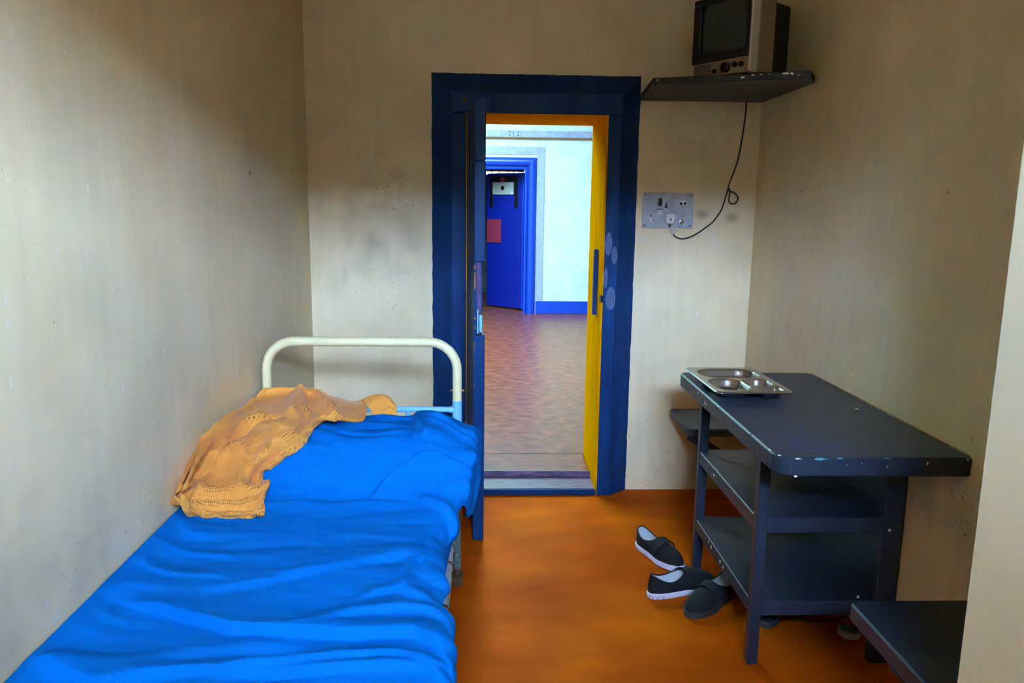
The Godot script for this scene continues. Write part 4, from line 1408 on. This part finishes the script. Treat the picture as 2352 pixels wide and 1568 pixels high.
# ------------------------------------------------------------------ seats bracketed to the right wall
func build_stools() -> void:
	for k in 2:
		var far := k == 0
		var z0 := 0.062 if far else 1.985
		var z1 := 0.428 if far else 2.44
		var x0 := 0.930 if far else 0.948
		var y1 := 0.450
		var y0 := 0.414 if far else 0.402
		var o := thing("wall_seat", "slate grey fixed seat bracketed between the back wall and the desk" if far else "dark slate fixed seat in front of the desk beside the pale pier", "stool")
		var st := S()
		prism(st, round_rect(Vector2(x0, z0), Vector2(WR, z1), [0.025, 0.0, 0.0, 0.035], 7), y0, y1, 0.005)
		put("seat", st, M.lit_seat_and_pad_grey if far else M.slate_paint, o)  # one paint on both seats; the far copy is coloured lighter, as lit
		# slanting brace down to the wall
		st = S()
		var a := Vector3(x0 + 0.02, y0 - 0.006, z1 - 0.05 if far else 2.2)
		var b := Vector3(WR - 0.01, 0.20, z1 + 0.05 if far else 2.2)
		var dir := (b - a).normalized()
		var side := dir.cross(Vector3.UP).normalized()
		var up := side.cross(dir).normalized()
		bx(st, Vector3(0, -0.016, -0.03), Vector3((b - a).length(), 0.016, 0.03), 0.003, Transform3D(Basis(dir, up, side), a))
		put("brace", st, M.slate_paint, o)
		boxed("wall_plate", Vector3(WR - 0.012, 0.13, b.z - 0.06), Vector3(WR, y0, b.z + 0.06 if not far else z1 + 0.1), M.slate_paint, o, 0.003)
		rebase(o, Vector3(1.2, 0.13, (z0 + z1) / 2.0))

# ------------------------------------------------------------------ steel food tray
func sd_box(p: Vector2, c: Vector2, h: Vector2, r: float) -> float:
	var q := (p - c).abs() - h + Vector2(r, r)
	return Vector2(maxf(q.x, 0), maxf(q.y, 0)).length() + minf(maxf(q.x, q.y), 0.0) - r

func build_tray() -> void:
	var o := thing("food_tray", "stainless steel compartment food tray on the far corner of the desk", "tray", Vector3(0.93, 0.791, 1.045))
	o.rotation.y = 0.02
	var hw := 0.134
	var hl := 0.208
	var nu := 110
	var nv := 170
	var P := PackedVector3Array()
	for j in nv + 1:
		for i in nu + 1:
			var p := Vector2(lerpf(-hw, hw, float(i) / nu), lerpf(-hl, hl, float(j) / nv))
			var sd := sd_box(p, Vector2(0.004, -0.098), Vector2(0.112, 0.078), 0.066)
			sd = minf(sd, sd_box(p, Vector2(-0.052, 0.086), Vector2(0.062, 0.092), 0.055))
			sd = minf(sd, sd_box(p, Vector2(0.064, 0.052), Vector2(0.048, 0.060), 0.045))
			sd = minf(sd, sd_box(p, Vector2(0.072, 0.155), Vector2(0.040, 0.032), 0.018))
			var y := 0.034 - 0.031 * smoothstep(0.002, -0.017, sd)
			# rounded corners of the rim turn down
			var e := sd_box(p, Vector2.ZERO, Vector2(hw, hl), 0.022)
			y -= 0.004 * smoothstep(-0.006, 0.0, e)
			if e > 0.0:
				var c := Vector2(clampf(p.x, -hw + 0.022, hw - 0.022), clampf(p.y, -hl + 0.022, hl - 0.022))
				p = c + (p - c).normalized() * 0.022
				y = 0.030
			P.append(Vector3(p.x, y, p.y))
	var st := S()
	grid_points(st, nu, nv, P)
	put("pressed_plate", st, M.steel, o)
	st = S()
	var rim := []
	for p in round_rect(Vector2(-hw, -hl), Vector2(hw, hl), [0.022, 0.022, 0.022, 0.022], 8):
		rim.append(v3(p, 0.0305))
	rim.append(rim[0])
	tube(st, rim, 0.0028, 8, false)
	put("rolled_rim", st, M.chrome, o)

# ------------------------------------------------------------------ shoes
func shoe_outline(a: float, L: float, grow := 0.0) -> Vector2:
	var t := 0.5 - 0.5 * cos(a)
	var keys := [[0.0, 0.030], [0.15, 0.035], [0.4, 0.035], [0.7, 0.047], [0.85, 0.045], [1.0, 0.036]]
	var w := 0.036
	for i in keys.size() - 1:
		if t >= keys[i][0] and t <= keys[i + 1][0]:
			w = lerpf(keys[i][1], keys[i + 1][1], smoothstep(keys[i][0], keys[i + 1][0], t))
	var s := sin(a)
	return Vector2(signf(s) * pow(absf(s), 0.62) * (w + grow), (t - 0.5) * (L + grow * 2.0) + L * 0.5)

func shoe_collar(a: float, L: float) -> Vector3:
	var t := 0.5 - 0.5 * cos(a)
	var y := lerpf(0.080, 0.074, t) - 0.022 * sin(PI * t)
	var s := sin(a)
	return Vector3(signf(s) * pow(absf(s), 0.75) * 0.031, y, L * lerpf(0.035, 0.50, t))

func make_shoe(label: String, at: Vector3, turn: float, dark_sole: bool, flap: bool, L := 0.262) -> void:
	var o := thing("shoe", label, "shoe", at, "black slip-on shoes beside the desk")
	o.rotation.y = turn
	o.scale = Vector3.ONE * 1.12
	var seg := 64
	var st := S()
	# upper: from the sole edge up and in to the collar
	var P := PackedVector3Array()
	var rings := 14
	for j in rings + 1:
		var r := float(j) / rings
		for i in seg + 1:
			var a := TAU * i / seg
			var s := shoe_outline(a, L)
			var t := 0.5 - 0.5 * cos(a)
			var p0 := v3(s, 0.018)
			var c := shoe_collar(a, L)
			var p1 := p0 + Vector3(0, lerpf(0.03, 0.026, t), 0) + (Vector3(s.x, 0, s.y - L / 2).normalized()) * 0.004
			var p2 := c.lerp(p0, lerpf(0.12, 0.62, t))
			p2.y = lerpf(c.y, c.y - 0.004, t)
			var q := 1.0 - r
			P.append(p0 * q * q * q + p1 * 3 * q * q * r + p2 * 3 * q * r * r + c * r * r * r)
	grid_points(st, seg, rings, P, true)
	put("upper", st, M.shoe_cloth, o)
	# lining and insole
	st = S()
	P = PackedVector3Array()
	for j in 7:
		for i in seg + 1:
			var c := shoe_collar(TAU * i / seg, L)
			var m := Vector3(0, 0.026, L * 0.28)
			match j:
				0: P.append(c + Vector3(0, 0.0005, 0))
				1: P.append(Vector3(c.x, lerpf(c.y, 0.026, 0.3), c.z).lerp(m + Vector3(0, 0.03, 0), 0.05))
				2: P.append(Vector3(c.x, lerpf(c.y, 0.026, 0.7), c.z).lerp(m, 0.08))
				3: P.append(Vector3(c.x, 0.030, c.z).lerp(m, 0.12))
				4: P.append(Vector3(c.x, 0.027, c.z).lerp(m, 0.25))
				5: P.append(Vector3(c.x, 0.026, c.z).lerp(m, 0.6))
				6: P.append(m)
	grid_points(st, seg, 6, P)
	put("lining", st, M.shoe_lining, o)
	st = S()
	var ring := []
	for i in seg + 1:
		ring.append(shoe_collar(TAU * i / seg, L))
	tube(st, ring, 0.0026, 8, false)
	put("collar_binding", st, M.shoe_rim, o)
	# sole
	st = S()
	var poly := PackedVector2Array()
	for i in seg:
		poly.append(shoe_outline(TAU * i / seg, L, 0.003))
	prism(st, poly, 0.0, 0.021, 0.003)
	var sole := put("sole", st, M.shoe_sole_dark if dark_sole else M.shoe_sole_white, o)
	st = S()
	var line := []
	for i in seg + 1:
		line.append(v3(shoe_outline(TAU * i / seg, L, 0.0032), 0.014))
	tube(st, line, 0.0012, 6, false)
	put("welt", st, M.shoe_sole_dark if dark_sole else M.shoe_sole_white, sole)
	for i in [-7, -5, -3, -1, 1, 3, 5, 7]:
		st = S()
		var p := shoe_outline(TAU * i / 54.0, L, 0.0036)
		var p2 := shoe_outline(TAU * i / 54.0, L, 0.0005)
		tube(st, [v3(p2.lerp(p, 0.9), 0.001), v3(p2.lerp(p, 0.9), 0.011)], 0.0009, 5)
		put("tread_groove", st, M.shoe_sole_dark, sole)
	# strap over the instep
	st = S()
	var z0 := L * (0.46 if flap else 0.47)
	var z1 := L * 0.62
	grid(st, 24, 8, func(u, v):
		var x := lerpf(-0.047, 0.049, u)
		var f := sqrt(maxf(1.0 - pow(x / 0.051, 2.0), 0.0))
		var lift := 0.0
		if flap and u > 0.72:
			lift = (u - 0.72) * 0.05
		return Vector3(x, 0.02 + f * lerpf(0.062, 0.055, v) + lift, lerpf(z0, z1, v) + 0.008 * sin(u * PI)))
	put("strap", st, M.shoe_cloth, o)
	st = S()
	var e := []
	for k in 13:
		var x := lerpf(-0.046, 0.048, k / 12.0)
		e.append(Vector3(x, 0.022 + sqrt(maxf(1.0 - pow(x / 0.051, 2.0), 0.0)) * 0.056, z1 + 0.008 * sin(PI * k / 12.0)))
	tube(st, e, 0.0016, 6)
	put("strap_edge", st, M.shoe_rim, o)

func build_shoes() -> void:
	make_shoe("black strapped shoe with white lining, heel towards the doorway, farthest from the desk front", Vector3(0.674, 0, 0.668), atan2(0.45, 0.89), false, true, 0.25)
	make_shoe("black strapped shoe with white lining and white sole lying crosswise in the middle", Vector3(0.624, 0, 1.130), atan2(0.93, -0.37), false, false)
	make_shoe("black shoe with dark sole, its rounded toe poking out from under the desk", Vector3(0.955, 0, 1.078), atan2(-0.74, 0.67), true, false)
	make_shoe("black shoe almost hidden under the desk behind its front leg", Vector3(1.085, 0, 1.07), atan2(-0.32, 0.95), true, false)

# ------------------------------------------------------------------ corner shelf and television
func build_television() -> void:
	var s := thing("corner_shelf", "dark navy corner shelf high on the wall carrying the television", "shelf")
	var st := S()
	prism(st, PackedVector2Array([Vector2(0.735, 0.0), Vector2(0.690, 0.485), Vector2(1.255, 0.73), Vector2(WR, 0.60), Vector2(WR, 0.0)]), 1.944, 1.972, 0.003)
	var bd := put("board", st, M.shelf_paint, s)
	var fd := Vector3(0.565, 0, 0.245).normalized()
	var fn := Vector3(-0.245, 0, 0.565).normalized()
	for k in [[0.36, 0.014, 0.005], [0.40, 0.008, 0.004], [0.46, 0.004, 0.003], [0.52, 0.016, 0.006], [0.545, 0.008, 0.006], [0.57, 0.005, 0.004], [0.02, 0.005, 0.004], [0.16, 0.003, 0.003], [0.27, 0.003, 0.003], [0.43, 0.005, 0.003]]:
		st = S()
		var c: Vector3 = Vector3(0.690, 1.962 + rng.randf_range(-0.005, 0.005), 0.485) + fd * k[0]
		var rim := []
		for i in 9:
			var a := TAU * i / 9.0
			var r := rng.randf_range(0.45, 1.1)
			rim.append(c + fd * cos(a) * r * k[1] + Vector3.UP * sin(a) * r * k[2] + fn * 0.0004)
		for i in 9:
			tri(st, c + fn * 0.001, rim[i], rim[(i + 1) % 9], fn)
			tri(st, c - fn * 0.001, rim[i], rim[(i + 1) % 9], -fn)
		put("paint_chip", st, M.chip_white if k[1] > 0.0045 else M.brushed_plate, bd)
	rebase(s, Vector3(1.05, 1.944, 0.3))
	var tv := thing("television", "small old beige television with grey green tube and round knobs on the corner shelf", "television", Vector3(0.954, 1.9725, 0.541))
	tv.basis = Basis(Vector3(0.55, 0, 0.835).normalized(), Vector3.UP, Vector3(-0.835, 0, 0.55).normalized())
	var b := boxed("cabinet", Vector3(-0.151, 0.0, -0.145), Vector3(0.151, 0.318, -0.034), M.tv_beige, tv, 0.010)
	for k in [[-0.151, -0.147, 0.0, 0.318], [0.140, 0.1455, 0.004, 0.314], [0.1468, 0.151, 0.0, 0.318]]:
		boxed("trim_strip", Vector3(k[0], k[2] + 0.004, -0.04), Vector3(k[1], k[3], 0.003), M.tv_trim, b, 0.0018)
	st = S()
	bx(st, Vector3(-0.147, 0.004, -0.04), Vector3(0.140, 0.066, 0.0), 0.002)
	var cp := put("control_panel", st, M.tv_beige, tv)
	# black surround of the tube
	st = S()
	var o := [Vector2(-0.150, 0.064), Vector2(0.139, 0.316)]
	var sc := [Vector2(-0.112, 0.098), Vector2(0.124, 0.296)]
	for e in [[o[0].x, o[1].x, o[0].y, sc[0].y], [o[0].x, o[1].x, sc[1].y, o[1].y], [o[0].x, sc[0].x, sc[0].y, sc[1].y], [sc[1].x, o[1].x, sc[0].y, sc[1].y]]:
		bx(st, Vector3(e[0], e[2], -0.04), Vector3(e[1], e[3], 0.006), 0.002)
	var bz := put("bezel", st, M.tv_black, tv)
	for k in 9:
		boxed("scale_mark", Vector3(-0.132 + k * 0.027, 0.0725, 0.0055), Vector3(-0.128 + k * 0.027, 0.0765, 0.0064), M.tv_mark, bz, 0.0003)
	boxed("scale_mark", Vector3(0.108, 0.075, 0.0055), Vector3(0.124, 0.0765, 0.0064), M.tv_mark, bz, 0.0003)
	# corners of the tube are rounded by black fillets
	var rr := 0.024
	for c in [[sc[0].x, sc[0].y, 1, 1], [sc[1].x, sc[0].y, -1, 1], [sc[1].x, sc[1].y, -1, -1], [sc[0].x, sc[1].y, 1, -1]]:
		var pts := [Vector3(c[0], c[1], 0.004)]
		for k in 7:
			var a := PI / 2 * k / 6.0
			pts.append(Vector3(c[0] + c[2] * rr * (1.0 - sin(a)), c[1] + c[3] * rr * (1.0 - cos(a)), 0.003))
		st = S()
		for k in range(1, 7):
			tri(st, pts[0], pts[k], pts[k + 1], Vector3.BACK)
		put("corner_fillet", st, M.tv_black, bz)
	st = S()
	grid(st, 24, 20, func(u, v):
		var x := lerpf(sc[0].x - 0.004, sc[1].x + 0.004, u)
		var y := lerpf(sc[1].y + 0.004, sc[0].y - 0.004, v)
		var q := Vector2((u - 0.5) * 2.0, (v - 0.5) * 2.0)
		return Vector3(x, y, 0.001 - 0.008 * q.length_squared()))
	put("screen", st, M.tv_screen, tv)
	# speaker slots, switch, knobs, lamp
	boxed("speaker_slots", Vector3(-0.136, 0.008, -0.001), Vector3(-0.052, 0.058, 0.0012), M.tv_black, cp, 0.0)
	for k in 9:
		boxed("speaker_bar", Vector3(-0.137, 0.0075 + k * 0.0058, 0.0), Vector3(-0.051, 0.0109 + k * 0.0058, 0.0024), M.tv_beige, cp, 0.0006)
	boxed("power_switch", Vector3(-0.040, 0.016, -0.001), Vector3(-0.014, 0.033, 0.006), M.tv_black, cp, 0.002)
	boxed("maker_mark", Vector3(-0.038, 0.0475, -0.001), Vector3(-0.002, 0.0505, 0.001), M.tv_mark, cp, 0.0003)
	st = S()
	lathe(st, [Vector2(0, 0.001), Vector2(0.003, 0.001), Vector2(0.0034, 0)], 12, Transform3D(Basis(Vector3.RIGHT, PI / 2), Vector3(-0.041, 0.049, 0.0)))
	put("maker_mark", st, M.tv_mark, cp)
	for k in [[0.030, 0.033, 0.0205, 0.016], [0.075, 0.038, 0.0105, 0.012], [0.108, 0.036, 0.0105, 0.012]]:
		st = S()
		lathe(st, [Vector2(0, k[3]), Vector2(k[2] * 0.85, k[3]), Vector2(k[2], k[3] * 0.8), Vector2(k[2], 0)], 24, Transform3D(Basis(Vector3.RIGHT, PI / 2), Vector3(k[0], k[1], 0.0)))
		put("knob", st, M.tv_black, cp)
	boxed("lamp", Vector3(0.112, 0.0545, -0.001), Vector3(0.118, 0.061, 0.002), M.red_lamp, cp, 0.001)
	# dark back shell, stepped in and sloping at the top
	st = S()
	var prof := PackedVector2Array([Vector2(-0.138, -0.145), Vector2(-0.125, -0.262), Vector2(0.125, -0.262), Vector2(0.138, -0.145)])
	prism(st, prof, 0.004, 0.285, 0.006)
	put("back_shell", st, M.tv_black, tv)
	boxed("foot", Vector3(-0.12, -0.0005, -0.12), Vector3(-0.09, 0.003, -0.02), M.black_rubber, tv, 0.0)
	boxed("foot", Vector3(0.09, -0.0005, -0.12), Vector3(0.12, 0.003, -0.02), M.black_rubber, tv, 0.0)

# ------------------------------------------------------------------ switch and socket panel by the door
func disc(st: SurfaceTool, x: float, y: float, z: float, r: float, h: float) -> void:
	lathe(st, [Vector2(0, h), Vector2(r * 0.7, h * 0.95), Vector2(r, h * 0.4), Vector2(r, 0)], 16, Transform3D(Basis(Vector3.RIGHT, PI / 2), Vector3(x, y, z)))

func build_wall_panel() -> void:
	var o := thing("socket_panel", "grey metal switch and socket panel on the wall right of the doorway", "socket panel")
	boxed("plate", Vector3(0.766, 1.3435, -0.001), Vector3(1.018, 1.5155, 0.004), M.brushed_plate, o, 0.0012)
	for p in [[0.780, 1.504], [1.002, 1.503], [0.780, 1.357], [1.003, 1.357]]:
		var st := S()
		disc(st, p[0], p[1], 0.0038, 0.0052, 0.0022)
		var sc := put("screw", st, M.steel, o)
		boxed("slot", Vector3(p[0] - 0.0042, p[1] - 0.0007, 0.0055), Vector3(p[0] + 0.0042, p[1] + 0.0007, 0.0063), M.dark_hole, sc, 0.0)
	var sw := boxed("switch", Vector3(0.8435, 1.451, 0.003), Vector3(0.8605, 1.489, 0.0075), M.dark_plastic, o, 0.001)
	boxed("rocker", Vector3(0.846, 1.455, 0.006), Vector3(0.858, 1.478, 0.0105), M.tv_black, sw, 0.0015)
	var bs := boxed("broken_switch", Vector3(0.876, 1.442, 0.003), Vector3(0.892, 1.446, 0.006), M.dark_plastic, o, 0.0005)
	var st := S()
	prism(st, PackedVector2Array([Vector2(0.876, 1.444), Vector2(0.876, 1.456), Vector2(0.887, 1.472), Vector2(0.886, 1.446)]), 0.003, 0.0055, 0.0, Transform3D(Basis(Vector3.RIGHT, Vector3.BACK, Vector3.UP), Vector3.ZERO))
	put("snapped_lever", st, M.dark_plastic, bs)
	for k in 2:
		boxed("white_rocker", Vector3(0.8355 + k * 0.0153, 1.407, 0.003), Vector3(0.8502 + k * 0.0153, 1.434, 0.0075), M.white_plastic, o, 0.0012)
	boxed("rocker_gap", Vector3(0.835, 1.434, 0.003), Vector3(0.867, 1.437, 0.0046), M.dark_hole, o, 0.0)
	var ae := boxed("aerial_socket", Vector3(0.944, 1.449, 0.003), Vector3(0.984, 1.479, 0.0062), M.white_plastic, o, 0.001)
	for x in [0.9545, 0.9745]:
		st = S()
		disc(st, x, 1.464, 0.0058, 0.0066, 0.0012)
		put("aerial_hole", st, M.dark_hole, ae)
	# three-pin outlet: an upright arm and a crossbar of white plastic with dark slots
	st = S()
	bx(st, Vector3(0.8015, 1.374, 0.003), Vector3(0.8145, 1.4145, 0.006), 0.001)
	bx(st, Vector3(0.788, 1.3735, 0.003), Vector3(0.828, 1.387, 0.0062), 0.001)
	var so := put("outlet", st, M.white_plastic, o)
	for p in [[0.808, 1.405, 0.0023, 0.0052], [0.7955, 1.3805, 0.0042, 0.0024], [0.8205, 1.3805, 0.0042, 0.0024]]:
		boxed("pin_slot", Vector3(p[0] - p[2], p[1] - p[3], 0.0055), Vector3(p[0] + p[2], p[1] + p[3], 0.0068), M.dark_hole, so, 0.0)
	st = S()
	lathe(st, [Vector2(0, 0.010), Vector2(0.008, 0.010), Vector2(0.0095, 0.008), Vector2(0.0095, 0.002), Vector2(0.012, 0.0015), Vector2(0.012, 0)], 22, Transform3D(Basis(Vector3.RIGHT, PI / 2), Vector3(0.9635, 1.376, 0.0038)))
	put("call_button", st, M.chrome, o)
	boxed("engraved_mark", Vector3(0.962, 1.352, 0.0038), Vector3(0.965, 1.360, 0.0046), M.dark_plastic, o, 0.0)
	boxed("pinhole", Vector3(0.963, 1.403, 0.0038), Vector3(0.966, 1.406, 0.0046), M.dark_hole, o, 0.0)
	rebase(o, Vector3(0.892, 1.43, 0))

func build_small_things() -> void:
	# television lead: from the shelf down the wall, knotted once, to the plug
	var c := thing("power_cord", "black television power cord hanging knotted down the wall to a white plug", "cord")
	var pts := []
	for p in [[1.243, 1.95], [1.240, 1.86], [1.229, 1.749], [1.219, 1.68], [1.205, 1.626], [1.186, 1.57], [1.179, 1.54], [1.186, 1.526], [1.205, 1.521], [1.225, 1.505], [1.230, 1.487], [1.217, 1.468], [1.196, 1.467], [1.184, 1.482], [1.184, 1.51], [1.183, 1.53], [1.176, 1.53], [1.172, 1.51], [1.153, 1.44], [1.135, 1.408], [1.112, 1.377], [1.075, 1.347], [1.042, 1.323], [1.005, 1.303], [0.968, 1.294], [0.940, 1.300], [0.921, 1.314], [0.905, 1.336], [0.899, 1.362]]:
		pts.append(Vector3(p[0], p[1], 0.014))
	pts[13].z = 0.02
	pts[14].z = 0.024
	pts[15].z = 0.022
	pts[28].z = 0.02
	var st := S()
	tube(st, smooth(pts, 6), 0.0034, 10)
	put("cable", st, M.black_rubber, c)
	st = S()
	var kn := []
	for k in 13:
		var a := TAU * k / 12.0
		kn.append(Vector3(1.181 + cos(a) * 0.006, 1.532 + sin(a) * 0.004, 0.017 + sin(a) * 0.006))
	tube(st, kn, 0.0035, 8, false)
	put("knot", st, M.black_rubber, c)
	st = S()
	tube(st, smooth([Vector3(0.921, 1.314, 0.014), Vector3(0.912, 1.325, 0.015), Vector3(0.905, 1.336, 0.016), Vector3(0.901, 1.35, 0.018)], 4), 0.0046, 10)
	put("tape_sleeve", st, M.white_plastic, c)
	st = S()
	var tagp := PackedVector2Array([Vector2(0.907, 1.353), Vector2(0.952, 1.334), Vector2(0.948, 1.326), Vector2(0.934, 1.322), Vector2(0.926, 1.314), Vector2(0.914, 1.332)])
	prism(st, tagp, 0.017, 0.0178, 0.0, Transform3D(Basis(Vector3.RIGHT, Vector3.BACK, Vector3.UP), Vector3.ZERO))
	put("paper_tag", st, M.paper, c)
	st = S()
	prism(st, round_rect(Vector2(0.8815, 1.3655), Vector2(0.9215, 1.4175), [0.014, 0.014, 0.007, 0.007], 6), 0.005, 0.034, 0.004, Transform3D(Basis(Vector3.RIGHT, Vector3.BACK, Vector3.UP), Vector3.ZERO))
	var pl := put("plug", st, M.white_plastic, c)
	st = S()
	prism(st, round_rect(Vector2(0.898, 1.381), Vector2(0.904, 1.393), [0.002, 0.002, 0.002, 0.002], 4), 0.0335, 0.035, 0.0, Transform3D(Basis(Vector3.RIGHT, Vector3.BACK, Vector3.UP), Vector3.ZERO))
	put("fuse_mark", st, M.rust, pl)
	rebase(c, Vector3(0.9, 1.36, 0.0))
	# round cream foot pad on the floor under the near seat
	var f := thing("floor_pad", "round cream floor disc with a grey top under the edge of the near seat", "floor stop", Vector3(1.268, 0, 1.39))
	st = S()
	lathe(st, [Vector2(0.030, 0.022), Vector2(0.036, 0.018), Vector2(0.0375, 0.010), Vector2(0.0365, 0.009), Vector2(0.0365, 0.0075), Vector2(0.038, 0.006), Vector2(0.037, 0.0)], 40, Transform3D.IDENTITY)
	put("rim", st, M.sole_pad, f)
	st = S()
	lathe(st, [Vector2(0, 0.0225), Vector2(0.024, 0.0225), Vector2(0.031, 0.0215)], 40, Transform3D.IDENTITY)
	put("top", st, M.lit_seat_and_pad_grey, f)
	# thin black lead lying on the floor under the desk
	st = S()
	tube(st, smooth([Vector3(1.04, 0.004, 1.31), Vector3(1.1, 0.004, 1.29), Vector3(1.18, 0.004, 1.31), Vector3(1.25, 0.004, 1.30), Vector3(1.31, 0.004, 1.28)], 6), 0.0035, 8)
	tag(put("floor_cable", st, M.black_rubber), "thin black lead lying on the floor under the desk", "cable")
